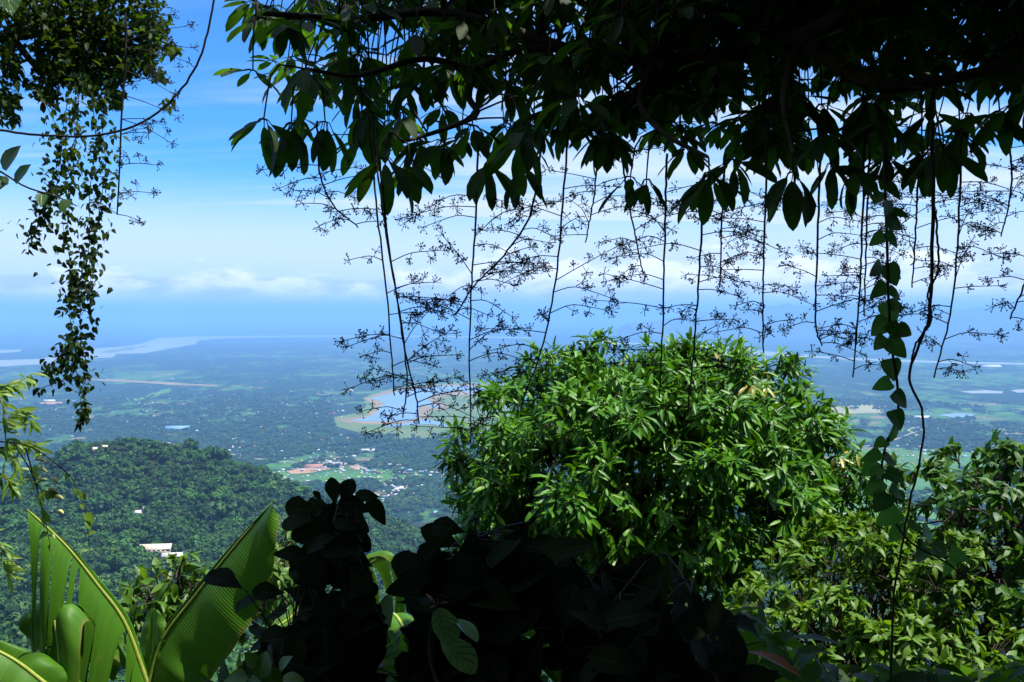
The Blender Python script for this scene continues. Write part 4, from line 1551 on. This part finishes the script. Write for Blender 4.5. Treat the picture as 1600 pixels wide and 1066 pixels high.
def left_flower_spray():
    r = random.Random(44)
    D = 3.3
    cv = pxline([(196, 20, D), (196, 95, D), (190, 180, D), (187, 260, D), (183, 335, D)], 28)
    t = thing("flower_spray", "thin upright stem with small round flower heads in the top left sky", "flower spray", cv[0])
    b = MB()
    b.tube(cv, [0.0045, 0.0028], 6)
    s = b.build("stem", M_STEM, t, smooth=True)
    for py, tx, ty in ((105, 272, 148), (120, 262, 128), (150, 278, 184), (188, 268, 224), (192, 250, 190), (205, 232, 208), (60, 300, 40), (72, 302, 75), (70, 296, 98), (40, 272, 22), (258, 245, 258), (300, 240, 302), (302, 205, 306), (333, 218, 345), (333, 150, 315), (215, 230, 200), (130, 240, 120), (240, 200, 245)):
        k = int(np.argmin(np.abs(project(cv)[1] - py)))
        e = P(tx, ty, D + r.uniform(-0.1, 0.1))
        d = e - cv[k]
        L = np.linalg.norm(d)
        b = MB()
        c = spline([cv[k], (cv[k] + e) / 2 + UP * L * 0.04, e], 8)
        b.tube(c, [0.0018, 0.001], 4)
        for j in (4, 6):
            sd = nrm(rv(r))
            q = c[j] + sd * 0.03
            b.tube([c[j], q], 0.0009, 3)
            umbel(b, q, sd, 0.016, r)
        umbel(b, e, nrm(d), 0.022, r)
        b.build("flower_branch", M_STEM, s)


left_flower_spray()


def twig_left():
    D = 2.6
    cv = pxline([(-60, 240, D), (0, 268, D), (40, 292, D), (90, 308, D), (120, 322, D)], 16)
    t = thing("broad_leaved_twig", "twig with five broad green leaves at the left edge", "twig", cv[0])
    b = MB()
    b.tube(cv, [0.004, 0.0018], 6)
    b.build("stem", M_STEM, t, smooth=True)
    lv = Leaves()
    for bx, by, tx, ty in ((4, 264, 28, 226), (10, 276, -10, 300), (22, 283, 46, 256), (66, 302, 64, 322), (108, 312, 92, 332), (10, -30, 18, 22), (12, 284, -6, 292)):
        a, c = P(bx, by, D), P(tx, ty, D - 0.03)
        lv.add(a, c - a, np.array((0.2, -0.8, 0.55)), np.linalg.norm(c - a))
    put_leaves(lv, leaf_set(ovate, 0.68, 3, 6, (0.1, 0.3), 0.2, 0.08, 21), M_HEART, t, "leaf", "foliage", 300)


twig_left()


# ------------------------------------------------------------------ the round tree in the middle and its neighbours
def sprig(lv, c, out, r, n, L, spread=0.85, down=0.55, yellow=None):
    """a tuft of drooping leaves at the end of a twig"""
    for k in range(n):
        d = nrm(out * 0.55 + spread * rv(r) + np.array((0, 0, -down)))
        o = c + rv(r) * L * 0.22
        nn = nrm(UP * 0.75 + out * 0.75 + 0.45 * rv(r))
        (yellow if (yellow is not None and r.random() < 0.35) else lv).add(o, d, nn, L * r.uniform(0.7, 1.15), 0.0)


def lobe_points(lobes, n, r, D, shell=0.82):
    """points in the outer part of a crown made of lobes: (px, py, rx, ry, depth offset m, depth radius m)"""
    out = []
    area = [l[2] * l[3] for l in lobes]
    geo = [(P(l[0], l[1], D + l[4]), np.array((l[2] * (D + l[4]) / FPX, l[5], l[3] * (D + l[4]) / FPX))) for l in lobes]
    tries = 0
    while len(out) < n and tries < n * 30:
        tries += 1
        k = r.choices(range(len(lobes)), area)[0]
        c, R = geo[k]
        v = rv(r)
        s = shell + (1 - shell) * r.random() if r.random() < 0.8 else r.uniform(0.35, shell)
        p = c + v * R * s
        deep = False
        for j, (c2, R2) in enumerate(geo):
            if j != k and np.sum(((p - c2) / R2) ** 2) < (shell * 0.92) ** 2:
                deep = True
                break
        if deep and r.random() < 0.85:
            continue
        out.append((p, nrm(v / R)))
    return out, geo


def crown_tree(name, label, base_px, D, lobes, n, L, shapes, mat, seed, leaves=(7, 10), trunk=0.13, limit=300, down=0.55, spread=0.85, extra=None, cat="tree", clumps=None):
    r = random.Random(seed)
    if clumps:
        cl, geo = lobe_points(lobes, clumps[0], r, D, 0.9)
        pts = []
        for c, o in cl:
            if o[2] < 0.05 and np.dot(o, np.array(SUN_DIR)) < 0.16 and r.random() < 0.85:  # clumps thinned away from the sun to darken the underside
                continue
            cr = clumps[2] * r.uniform(0.6, 1.25)
            for _ in range(max(3, int(clumps[1] * r.uniform(0.6, 1.3)))):
                v = nrm(rv(r) + 0.55 * o + 0.35 * UP)
                pts.append((c + o * cr * 0.35 + v * cr * np.array((1.0, 1.0, 0.75)), nrm(v + 0.4 * o)))
        core, _g = lobe_points(lobes, n, r, D, 0.55)
        pts += [(c + (geo[0][0] - c) * 0.06, o) for c, o in core]
    else:
        pts, geo = lobe_points(lobes, n, r, D)
    top = np.mean([g[0] for g in geo], 0)
    bx = P(base_px, 900, D)
    base = np.array((bx[0], bx[1], float(terrain(bx[0], bx[1])) - 0.15))
    t = thing(name, label, cat, base)
    b = MB()
    hub = np.array((top[0] * 0.6 + base[0] * 0.4, top[1], min(g[0][2] for g in geo) - 0.2))
    hub[2] = max(hub[2], base[2] + 0.5)
    b.tube(spline([base, (base + hub) / 2 + rv(r) * 0.12, hub], 12), [trunk, trunk * 0.7], 9)
    b.build("trunk", M_BARK, t, smooth=True)
    for c, R in geo:
        b = MB()
        e = c + rv(r) * R * 0.2
        cv = spline([hub, (hub + e) / 2 + rv(r) * 0.15 + UP * 0.1, e], 10)
        b.tube(cv, [trunk * 0.45, trunk * 0.12], 6)
        for _ in range(5):
            v = c + nrm(rv(r) + 0.3 * UP) * R * 0.75
            q = cv[r.randrange(4, 10)]
            b.tube(spline([q, (q + v) / 2 + UP * 0.05, v], 6), [trunk * 0.14, 0.006], 5)
        b.build("limb", M_BARK, t, smooth=True)
    lv = Leaves()
    tw = MB()
    for p, o in pts:
        tw.tube([p - o * 0.18 - UP * 0.03, p - o * 0.05, p + o * 0.02], [0.006, 0.003], 4)
        k0 = len(lv.p)
        sprig(lv, p, o, r, r.randint(*leaves), L, spread, down)
        vis = float(np.dot(o, nrm(CAM - p)))
        for k in range(k0, len(lv.p)):
            lv.s[k] = 1.2 * max(0, vis)
    put_leaves(lv, shapes, mat, t, "leaf", "foliage", limit)
    o = tw.build("twigs", M_BARK, t, smooth=True)
    o["kind"] = "stuff"
    return t


S_TREE = leaf_set(ellip, 0.26, 7, 4, (0.25, 0.9), 0.35, 0.08, 31)
S_BRUSH = leaf_set(ovate, 0.42, 6, 4, (0.2, 0.8), 0.3, 0.1, 32)

MAIN = [(1018, 762, 282, 192, 0.0, 2.1), (1005, 612, 105, 62, 0.1, 0.9), (890, 640, 105, 78, 0.0, 1.0), (1145, 650, 105, 78, 0.0, 1.0), (1240, 745, 72, 88, 0.0, 1.0), (782, 728, 58, 62, 0.0, 0.7), (785, 800, 56, 70, 0.2, 0.7), (1275, 810, 50, 66, 0.0, 0.7), (1242, 652, 24, 14, 0.2, 0.25),
        (960, 900, 230, 110, 0.7, 1.3), (935, 590, 50, 28, 0.2, 0.5), (1085, 604, 50, 30, 0.2, 0.5), (1010, 562, 44, 22, 0.2, 0.4), (1175, 610, 36, 22, 0.2, 0.35)]
ROUND = crown_tree("round_tree", "big round tree with glossy drooping leaves in the middle of the view", 1000, 10.5, MAIN, 2300, 0.20, S_TREE, M_TREE, 51, trunk=0.16, clumps=(340, 10, 0.24))


def old_leaves():
    r = random.Random(3)
    lv = Leaves()
    for px, py, n, sp in ((1172, 592, 10, 14), (1180, 602, 8, 12), (1312, 716, 10, 12), (1335, 820, 7, 12), (880, 700, 5, 40), (1040, 640, 6, 60), (1120, 760, 6, 60), (960, 780, 5, 60)):
        for _ in range(n):
            c = P(px + r.gauss(0, sp), py + r.gauss(0, sp * 0.7), 9.6 if py > 600 else 10.2)
            lv.add(c, nrm(rv(r) + np.array((0, -0.3, -0.7))), nrm(UP + np.array((0, -0.7, 0)) + 0.4 * rv(r)), r.uniform(0.12, 0.19))
    put_leaves(lv, S_TREE, M_TREE_Y, ROUND, "yellowed_leaf", "old_foliage", 300)


old_leaves()

RIGHT = [(1540, 770, 70, 58, 0.0, 0.9), (1480, 800, 62, 46, -0.1, 0.8), (1590, 800, 80, 70, 0.0, 1.0), (1500, 870, 95, 75, 0.0, 1.1), (1600, 900, 100, 90, -0.1, 1.1), (1450, 850, 55, 50, -0.2, 0.8), (1555, 730, 42, 24, 0.1, 0.5), (1650, 760, 70, 60, 0.0, 0.8), (1540, 980, 130, 110, -0.2, 1.2)]
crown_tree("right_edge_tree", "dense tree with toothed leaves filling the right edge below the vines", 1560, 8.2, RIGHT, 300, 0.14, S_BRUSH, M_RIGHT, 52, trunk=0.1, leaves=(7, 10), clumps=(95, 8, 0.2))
BRUSH = [(1330, 905, 80, 50, 0.0, 0.8), (1260, 960, 85, 55, -0.3, 0.8), (1380, 980, 90, 60, -0.3, 0.9), (1225, 1030, 70, 60, -0.5, 0.8), (1330, 1040, 120, 60, -0.6, 0.9), (1420, 900, 60, 50, 0.0, 0.7), (1300, 880, 40, 28, 0.1, 0.5), (1450, 1040, 120, 60, -0.6, 0.9), (1390, 880, 60, 30, 0.2, 0.5)]
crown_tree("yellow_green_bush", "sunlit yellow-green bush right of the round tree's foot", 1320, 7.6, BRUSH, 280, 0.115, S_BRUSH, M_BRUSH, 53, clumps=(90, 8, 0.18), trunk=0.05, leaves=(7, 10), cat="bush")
BUSHL = [(250, 920, 48, 28, 0, 0.4), (285, 890, 28, 24, 0, 0.3), (215, 960, 55, 30, 0, 0.4), (275, 960, 60, 40, 0.1, 0.4), (310, 920, 26, 30, 0.1, 0.3)]
crown_tree("broad_leaf_bush", "small bush with reddish shoots between the two banana leaves", 250, 6.4, BUSHL, 70, 0.13, S_BRUSH, M_BUSH, 54, trunk=0.03, leaves=(6, 9), cat="bush")
BUSHM = [(435, 870, 32, 40, 0, 0.4), (420, 910, 36, 40, 0, 0.4), (440, 950, 40, 40, 0, 0.4), (400, 950, 36, 36, 0.1, 0.4)]
crown_tree("leafy_bush", "small bush right behind the upright banana leaf", 425, 6.6, BUSHM, 60, 0.12, S_BRUSH, M_BUSH, 55, trunk=0.03, leaves=(6, 9), cat="bush")

# ------------------------------------------------------------------ bananas
def banana_mat():
    m, w = new_mat("banana_leaf")
    out = w.node("ShaderNodeOutputMaterial")
    uv = w.node("ShaderNodeUVMap")
    sep = w.node("ShaderNodeSeparateXYZ")
    w.link(uv.outputs[0], sep.inputs[0])
    u, v = sep.outputs[0], sep.outputs[1]
    off = w.math("ABSOLUTE", v)
    ph = w.math("SUBTRACT", w.math("MULTIPLY", u, 95.0), w.math("MULTIPLY", off, 3.0))
    wv = w.math("PINGPONG", ph, 0.5)
    nz = w.noise(w.vec(w.math("MULTIPLY", ph, 0.35), w.math("MULTIPLY", off, 0.9), 0.0), 1.0, 4.0, 0.7)
    f = w.math("ADD", w.math("MULTIPLY", wv, 0.4), w.math("MULTIPLY", nz, 0.9), clamp=True)
    col = w.mix(f, (0.016, 0.075, 0.004, 1), (0.085, 0.22, 0.012, 1))
    geo = w.node("ShaderNodeNewGeometry")
    spots = w.smooth(w.noise(geo.outputs["Position"], 9.0, 4.0, 0.6), 0.62, 0.75)
    col = w.mix(w.math("MULTIPLY", spots, 0.5), col, (0.17, 0.17, 0.03, 1))
    edge = w.smooth(w.math("ADD", off, w.math("MULTIPLY", w.noise(geo.outputs["Position"], 14.0, 3.0), 0.14)), 0.97, 1.06)
    col = w.mix(w.math("MULTIPLY", edge, 0.6), col, (0.20, 0.14, 0.04, 1))
    pr = w.node("ShaderNodeBsdfPrincipled")
    pr.inputs["Roughness"].default_value = 0.45
    pr.inputs["Specular IOR Level"].default_value = 0.3
    w.link(col, pr.inputs["Base Color"])
    bp = w.node("ShaderNodeBump")
    bp.inputs["Strength"].default_value = 0.24
    bp.inputs["Distance"].default_value = 0.01
    w.link(w.math("ADD", wv, nz), bp.inputs["Height"])
    w.link(bp.outputs[0], pr.inputs["Normal"])
    tr = w.node("ShaderNodeBsdfTranslucent")
    w.link(w.mix(0.5, col, (0.20, 0.46, 0.03, 1)), tr.inputs[0])
    mx = w.node("ShaderNodeMixShader")
    mx.inputs[0].default_value = 0.12
    w.link(pr.outputs[0], mx.inputs[1])
    w.link(tr.outputs[0], mx.inputs[2])
    w.link(mx.outputs[0], out.inputs[0])
    return m


M_BANANA = banana_mat()


def banana_leaf(parent, rib, wid, side_dir, sag=(0.1, 0.1), tears=(0, 0), seed=1, prof=None, ragged=0.0, rib_r=(0.018, 0.006)):
    """leaf = midrib with the blade halves as its sub-parts.
    wid: half widths in metres left/right; side_dir: direction in which the 'left' half leaves the rib"""
    r = random.Random(seed)
    cv = spline(rib, 41)
    tg = nrm(np.gradient(cv, axis=0))
    b = MB()
    b.tube(cv, rib_r, 7)
    ob = b.build("midrib", M_RIB, parent, smooth=True)
    sd = np.asarray(side_dir, float)
    for s, w0, sg, nt in ((1, wid[0], sag[0], tears[0]), (-1, wid[1], sag[1], tears[1])):
        if w0 <= 0:
            continue
        cuts = sorted([0] + [int(r.uniform(3, 38)) for _ in range(nt)] + [40])
        cuts = [c for k, c in enumerate(cuts) if k == 0 or c - cuts[k - 1] > 1]
        if cuts[-1] != 40:
            cuts[-1] = 40
        for a, c in zip(cuts[:-1], cuts[1:]):
            b = MB()
            fall = r.uniform(0.0, 1.5) if nt > 4 else (r.uniform(0.0, 0.5) if nt else 0.0)
            ext = 1 - ragged * r.random()
            jit = r.uniform(-0.35, 0.2)
            m = 7
            V, U = [], []
            for i in range(a, c + 1):
                t = i / 40
                pw = (prof or (lambda q: math.sin(PI * min(1, 0.06 + q * 0.92)) ** 0.42))(t) * w0 * ext
                shrink = 1.0
                if nt:
                    mid = (a + c) / 2
                    shrink = 0.0 + (mid - i) / 40.0
                side = nrm(sd - tg[i] * np.dot(sd, tg[i])) * s
                nn = nrm(np.cross(tg[i], side)) * (1 if np.cross(tg[i], side)[2] > 0 else -1)
                for j in range(m + 1):
                    u = j / m
                    rip = (math.sin(i * 0.37 + u * 2 + seed) + 0.5 * math.sin(i * 0.83 + seed * 3)) * 0.016 * u * w0 / 0.3
                    x = pw * u
                    drop = (sg + fall * 0.8) * u * u * w0 * 1.3
                    e = cv[i] + side * (x * (1 - 0.35 * min(1, sg + fall * 0.8) * u)) - UP * drop + nn * (0.10 * w0 * math.sin(PI * u) + rip)
                    e = e + tg[i] * ((shrink * (3.2 if nt > 4 else 1.2) + jit * 1.2) * u * w0 * (0.6 if nt else 0))
                    V.append(e)
                    U.append((t, u))
            k = np.arange(c - a)[:, None] * (m + 1) + np.arange(m)[None]
            b.add(V, np.stack([k, k + 1, k + m + 2, k + m + 1], -1).reshape(-1, 4), U)
            b.build("blade", M_BANANA, ob, smooth=True)
    return ob


def pseudostem(t, base, top, rad):
    b = MB()
    b.tube(spline([base, (base + top) / 2, top], 10), [rad, rad * 0.5], 10)
    b.build("stem", M_GREENSTEM, t, smooth=True)


def bananas():
    D = 5.6
    c = P(235, 1060, D)
    base = np.array((c[0], c[1], float(terrain(c[0], c[1])) - 0.1))
    crown = P(232, 1075, D)
    if base[2] > crown[2] - 0.6:
        base[2] = crown[2] - 0.8
    t = thing("banana_plant", "banana plant with one tall upright leaf and torn drooping leaves, bottom left", "banana plant", base)
    pseudostem(t, base, crown, 0.09)
    # the tall lit leaf: the broad half hangs to the lower right of the rib
    banana_leaf(t, [crown, P(255, 1000, D), P(310, 925, D - 0.05), P(370, 850, D - 0.1), P(428, 783, D - 0.15)], (0.40, 0.10), (0.75, -0.30, -0.60), (0.10, 0.7), (0, 0), 5,
                prof=lambda q: math.sin(PI * min(1, 0.14 + q * 0.85)) ** 0.6 if q > 0.5 else math.sin(PI * (0.14 + q * 0.85)) ** 0.35)
    # the torn leaf leaning left
    banana_leaf(t, [crown, P(195, 975, D - 0.1), P(150, 912, D - 0.25), P(100, 850, D - 0.4), P(42, 796, D - 0.5)], (0.34, 0.10), (-0.10, -0.45, -1.0), (1.2, 0.3), (15, 4), 8, ragged=0.55)
    # hanging leaf below it, rib showing
    banana_leaf(t, [P(200, 1040, D + 0.1), P(150, 985, D - 0.1), P(105, 945, D - 0.3), P(86, 955, D - 0.45), P(92, 1020, D - 0.5), P(96, 1110, D - 0.5)], (0.24, 0.24), (1.0, -0.3, 0.0), (0.2, 0.2), (2, 3), 11, ragged=0.1)
    # corner leaf
    banana_leaf(t, [P(150, 1120, D - 0.4), P(80, 1075, D - 0.6), P(20, 1030, D - 0.7), P(-60, 990, D - 0.8)], (0.30, 0.25), (-0.3, -0.6, -0.5), (0.5, 0.3), (1, 1), 14)
    # young leaf, short, between the two
    banana_leaf(t, [P(236, 1070, D), P(240, 1010, D + 0.02), P(241, 950, D + 0.05)], (0.12, 0.12), (1, -0.4, 0), (0.1, 0.1), (0, 0), 15, rib_r=(0.01, 0.003))
    # second plant behind the dark shrubs
    D = 6.0
    c = P(560, 1060, D)
    base = np.array((c[0], c[1], float(terrain(c[0], c[1])) - 0.1))
    crown = P(575, 1040, D)
    base[2] = min(base[2], crown[2] - 0.8)
    t = thing("banana_plant", "banana plant with tattered leaf tips showing between the dark shrubs", "banana plant", base)
    pseudostem(t, base, crown, 0.08)
    banana_leaf(t, [crown, P(560, 960, D), P(568, 893, D - 0.05), P(600, 873, D - 0.1), P(632, 880, D - 0.15)], (0.20, 0.26), (0.4, -0.3, 0.6), (0.2, 0.8), (2, 4), 21, ragged=0.3)
    banana_leaf(t, [crown, P(540, 985, D - 0.2), P(495, 940, D - 0.4), P(450, 968, D - 0.5), P(425, 985, D - 0.55)], (0.22, 0.2), (-0.1, -0.6, -0.7), (0.6, 0.3), (3, 2), 23, ragged=0.2)
    banana_leaf(t, [crown, P(600, 1000, D - 0.3), P(612, 960, D - 0.5), P(632, 985, D - 0.7), P(640, 1030, D - 0.8)], (0.2, 0.2), (1, -0.4, 0.1), (0.3, 0.3), (2, 2), 25)
    banana_leaf(t, [crown, P(650, 985, D + 0.1), P(715, 932, D), P(752, 920, D - 0.1), P(772, 930, D - 0.15)], (0.10, 0.28), (0.2, 0.3, 0.9), (0.1, 0.8), (1, 4), 27, ragged=0.3)


bananas()


# ------------------------------------------------------------------ dark shrubs close to the viewpoint
S_SHRUB = leaf_set(obov, 0.62, 5, 7, (0.1, 0.8), 0.25, 0.16, 41) + leaf_set(ovate, 0.55, 3, 7, (0.2, 0.9), 0.3, 0.14, 42)


def shrub(name, label, spots, D, base_px, seed, L, mat=M_SHRUB, n_fill=0, box=None, cat="shrub", shapes=S_SHRUB):
    r = random.Random(seed)
    bp = P(base_px, 1100, D)
    base = np.array((bp[0], bp[1], min(float(terrain(bp[0], bp[1])), bp[2]) - 0.05))
    t = thing(name, label, cat, base)
    lv = Leaves()
    allp = list(spots)
    for _ in range(n_fill):
        x0, y0, x1, y1 = box[r.randrange(len(box))]
        allp.append((r.uniform(x0, x1), r.uniform(y0, y1), r.uniform(0, 2 * PI), r.uniform(0.6, 1.25)))
    hubs = {}
    for px, py, a, s in allp:
        dd = D + r.uniform(-0.25, 0.25)
        c = P(px, py, dd)
        l = L * s
        d = nrm((math.cos(a), r.uniform(-0.5, 0.3), math.sin(a)))
        nn = nrm(np.array((0.1, -0.65, 0.65)) + 0.4 * rv(r))
        lv.add(c - d * l * 0.5, d, nn, l)
        key = int(px // 170)
        hubs.setdefault(key, []).append(c - d * l * 0.55)
    for key, ps in hubs.items():
        ps = sorted(ps, key=lambda q: q[2])
        b = MB()
        foot = base + np.array((0.0, 0.0, 0.05))
        path = [foot] + [ps[int(k * (len(ps) - 1) / 3)] * 0.5 + np.mean(ps, 0) * 0.5 * np.array((1, 1, 0)) + np.array((0, 0, ps[int(k * (len(ps) - 1) / 3)][2])) * 0.5 for k in range(4)]
        cv = spline(path, 18)
        b.tube(cv, [0.009, 0.004], 6)
        for q in ps:
            k = np.argmin(np.linalg.norm(cv - q - np.array((0, 0, -0.02)), axis=1))
            b.tube([cv[k], (cv[k] + q) / 2 + UP * 0.01, q], [0.003, 0.002], 4)
        b.build("stem", M_STEM, t, smooth=True)
    put_leaves(lv, shapes, mat, t, "leaf", "foliage", 300)
    return t


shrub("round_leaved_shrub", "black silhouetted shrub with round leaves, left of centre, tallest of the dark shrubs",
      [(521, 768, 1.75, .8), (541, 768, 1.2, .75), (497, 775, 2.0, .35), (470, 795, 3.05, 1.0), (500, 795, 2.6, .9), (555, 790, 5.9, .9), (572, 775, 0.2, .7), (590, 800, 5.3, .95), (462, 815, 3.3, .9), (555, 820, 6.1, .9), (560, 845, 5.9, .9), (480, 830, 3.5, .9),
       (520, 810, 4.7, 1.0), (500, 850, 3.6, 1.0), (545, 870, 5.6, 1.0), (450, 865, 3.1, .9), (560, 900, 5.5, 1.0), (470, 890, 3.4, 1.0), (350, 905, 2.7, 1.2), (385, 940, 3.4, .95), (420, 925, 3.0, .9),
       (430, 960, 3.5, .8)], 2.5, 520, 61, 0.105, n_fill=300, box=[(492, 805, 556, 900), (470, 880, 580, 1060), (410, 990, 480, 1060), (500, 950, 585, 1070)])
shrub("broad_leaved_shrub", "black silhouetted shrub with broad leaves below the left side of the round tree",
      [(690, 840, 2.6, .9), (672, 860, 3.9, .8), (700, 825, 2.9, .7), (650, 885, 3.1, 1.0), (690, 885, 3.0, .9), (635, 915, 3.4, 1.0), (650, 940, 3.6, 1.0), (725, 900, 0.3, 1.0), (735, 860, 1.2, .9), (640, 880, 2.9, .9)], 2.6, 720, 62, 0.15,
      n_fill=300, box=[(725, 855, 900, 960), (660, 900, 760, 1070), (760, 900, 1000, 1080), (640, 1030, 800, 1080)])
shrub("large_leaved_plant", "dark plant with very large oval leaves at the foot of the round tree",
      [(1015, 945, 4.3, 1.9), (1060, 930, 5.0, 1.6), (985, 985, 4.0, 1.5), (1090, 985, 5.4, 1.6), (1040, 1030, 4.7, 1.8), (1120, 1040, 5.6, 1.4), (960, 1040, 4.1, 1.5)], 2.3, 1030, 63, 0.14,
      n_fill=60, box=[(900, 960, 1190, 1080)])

shrub("low_round_leaved_plant", "low bright plant with round leaves at the bottom edge, left of centre",
      [(385, 1046, 2.6, 1.0), (410, 1038, 1.4, 1.0), (440, 1050, 0.4, 1.0), (400, 1062, 3.6, 1.1), (428, 1064, 5.4, 1.1), (368, 1060, 3.0, .9), (458, 1062, 0.1, .9), (415, 1056, 4.6, .9), (445, 1035, 0.9, .8), (392, 1030, 2.1, .7)], 2.3, 410, 64, 0.062, mat=M_BUSH, cat="plant",
      shapes=leaf_set(ovate, 0.75, 4, 6, (0.1, 0.5), 0.2, 0.1, 33))


def close_leaves():
    D = 1.9
    r = random.Random(9)
    c = P(690, 945, D)
    root = P(700, 1110, D)
    t = thing("puckered_leaf_sprig", "sunlit sprig with two puckered grey-green leaves and a red shoot, bottom centre", "sprig", root)
    b = MB()
    b.tube(spline([root, P(672, 1030, D + .05), P(676, 970, D + .05), P(682, 938, D)], 14), [0.004, 0.002], 6)
    b.build("stem", M_STEM, t, smooth=True)
    sets = [((686, 950), (704, 1000), 1.0, M_BULLATE), ((690, 995), (738, 1036), 0.95, M_BULLATE), ((712, 968), (742, 990), 0.75, M_BUSH), ((682, 940), (690, 922), .6, M_SHRUB), ((680, 942), (664, 936), .5, M_SHRUB)]
    for k, (a, e, w, m) in enumerate(sets):
        lv = Leaves()
        p0, p1 = P(a[0], a[1], D), P(e[0], e[1], D - 0.06)
        lv.add(p0, p1 - p0, np.array((0.25, -0.45, 0.85)), np.linalg.norm(p1 - p0) * 1.15)
        put_leaves(lv, leaf_set(ellip, 0.62 * w, 1, 10, (0.3, 0.5), 0.25, 0.05, 70 + k), m, t, "leaf", "foliage", 300)
    lv = Leaves()
    for a, e in (((682, 944), (698, 940)), ((682, 945), (672, 950)), ((683, 944), (686, 930)), ((680, 944), (668, 928))):
        p0, p1 = P(a[0], a[1], D - 0.01), P(e[0], e[1], D - 0.02)
        lv.add(p0, p1 - p0, np.array((0, -0.4, 0.9)), np.linalg.norm(p1 - p0) * 1.1)
    put_leaves(lv, leaf_set(lance, 0.3, 3, 4, (0.1, 0.4), 0.3, 0, 81), M_RUST, t, "young_leaf", "foliage", 300)
    # the rust-brown dying leaf
    root = P(1130, 1110, 2.2)
    t = thing("withered_leaf_plant", "single long rust-brown withered leaf at the bottom, right of centre", "plant", root)
    b = MB()
    b.tube(spline([root, P(1130, 1040, 2.2), P(1150, 1022, 2.2), P(1166, 1018, 2.2)], 12), [0.004, 0.002], 6)
    b.build("stem", M_STEM, t, smooth=True)
    lv = Leaves()
    p0, p1 = P(1166, 1018, 2.2), P(1250, 1050, 2.1)
    lv.add(p0, p1 - p0 + UP * 0.02, np.array((0.3, -0.25, 0.9)), np.linalg.norm(p1 - p0) * 1.08)
    put_leaves(lv, leaf_set(lance, 0.30, 1, 10, (0.5, 0.6), 0.3, 0.05, 90), M_RUST, t, "leaf", "foliage", 300)


close_leaves()


# ---- left edge: bamboo-like sprigs, and the creeper with pods
def left_sprigs():
    r = random.Random(77)
    D = 3.6
    for name, label, paths in (
        ("bamboo_spray", "bright yellow-green bamboo spray at the left edge over the plain", [[(-60, 560), (-10, 600), (20, 600), (48, 585)], [(-40, 640), (0, 660), (30, 640), (50, 660)], [(-60, 690), (-5, 700), (35, 690), (60, 700)],
                                                                                                [(-40, 580), (0, 620), (10, 690), (30, 740)], [(-60, 740), (0, 740), (20, 760)], [(-50, 830), (0, 850), (12, 900)]]),):
        t = thing(name, label, "bamboo", P(-60, 640, D))
        lv = Leaves()
        for pth in paths:
            cv = pxline([(a, c, D + r.uniform(-.2, .2)) for a, c in pth], 18)
            b = MB()
            b.tube(cv, [0.004, 0.0015], 5)
            b.build("stem", M_GREENSTEM, t, smooth=True)
            for k in range(4, 18):
                for _ in range(3):
                    d = nrm(np.array((r.uniform(-0.3, 1.0), r.uniform(-.5, .5), r.uniform(-1.0, 0.15))))
                    lv.add(cv[k], d, nrm(np.array((0, -0.6, 0.8)) + 0.5 * rv(r)), r.uniform(0.04, 0.085))
        put_leaves(lv, leaf_set(lance, 0.20, 5, 5, (0.1, 0.8), 0.3, 0, 91), M_BAMBOO, t, "leaf", "foliage", 300)
    t = thing("pod_creeper", "slender creeper with pale pods and small leaves before the hill", "creeper", P(0, 700, D))
    lv = Leaves()
    paths = [[(0, 690), (40, 695), (75, 715), (110, 745), (125, 775), (135, 810), (140, 860)], [(20, 690), (50, 740), (62, 780), (72, 820), (78, 850)], [(40, 700), (60, 760), (90, 770)]]
    for pth in paths:
        cv = pxline([(a, c, D - 0.2) for a, c in pth], 26)
        b = MB()
        b.tube(cv, [0.003, 0.0012], 5)
        b.build("stem", M_STEM, t, smooth=True)
        for k in range(6, 26):
            if r.random() < 0.62:
                d = nrm(np.array((r.uniform(-1, 1.0), r.uniform(-.5, .5), r.uniform(-1.0, 0.3))))
                lv.add(cv[k], d, nrm(np.array((0, -0.6, 0.8)) + 0.5 * rv(r)), r.uniform(0.03, 0.05))
    put_leaves(lv, leaf_set(ovate, 0.7, 4, 4, (0.1, 0.5), 0.3, 0.1, 92), M_BAMBOO, t, "leaf", "foliage", 300)
    for a, c, e, f in ((55, 718, 72, 722), (58, 732, 74, 738), (80, 748, 90, 755), (75, 765, 88, 768), (84, 776, 99, 780), (60, 752, 72, 750), (90, 800, 99, 803)):
        b = MB()
        p0, p1 = P(a, c, D - 0.2), P(e, f, D - 0.22)
        b.tube(spline([p0, (p0 + p1) / 2 + UP * 0.006, p1], 8), [0.002, 0.0075, 0.008, 0.007, 0.001], 8)
        b.build("pod", M_POD, t, smooth=True)


left_sprigs()


# ---- low growth that hides the slope in front of the viewpoint
def undergrowth():
    r = random.Random(101)
    lv = Leaves()
    for _ in range(5200):
        d = r.uniform(3.2, 9.0)
        px = r.uniform(-100, 1700)
        x = (px - 800) / FPX * d
        top = float(np.interp(px, [-100, 100, 300, 420, 620, 760, 900, 1150, 1300, 1700], [1160, 1160, 1090, 1030, 985, 930, 930, 950, 1040, 1040]))
        py = top + abs(r.gauss(0, 70))
        c = P(px, py, d)
        g = float(terrain(c[0], c[1]))
        if c[2] < g:
            c[2] = g + 0.1
        lv.add(c, nrm(rv(r) + np.array((0, -0.3, -0.4))), nrm(UP + 0.7 * rv(r)), r.uniform(0.10, 0.2))
    t = thing("undergrowth", "dark tangled undergrowth along the bottom of the view", "undergrowth", (0, 4.0, float(terrain(0, 4.0))))
    t["kind"] = "stuff"
    put_leaves(lv, leaf_set(ovate, 0.45, 5, 4, (0.2, 0.8), 0.3, 0.1, 102), M_OVER, t, "leaf", "foliage", 0)


undergrowth()

for o in bpy.data.objects:
    if "_w" in o.keys():
        del o["_w"]
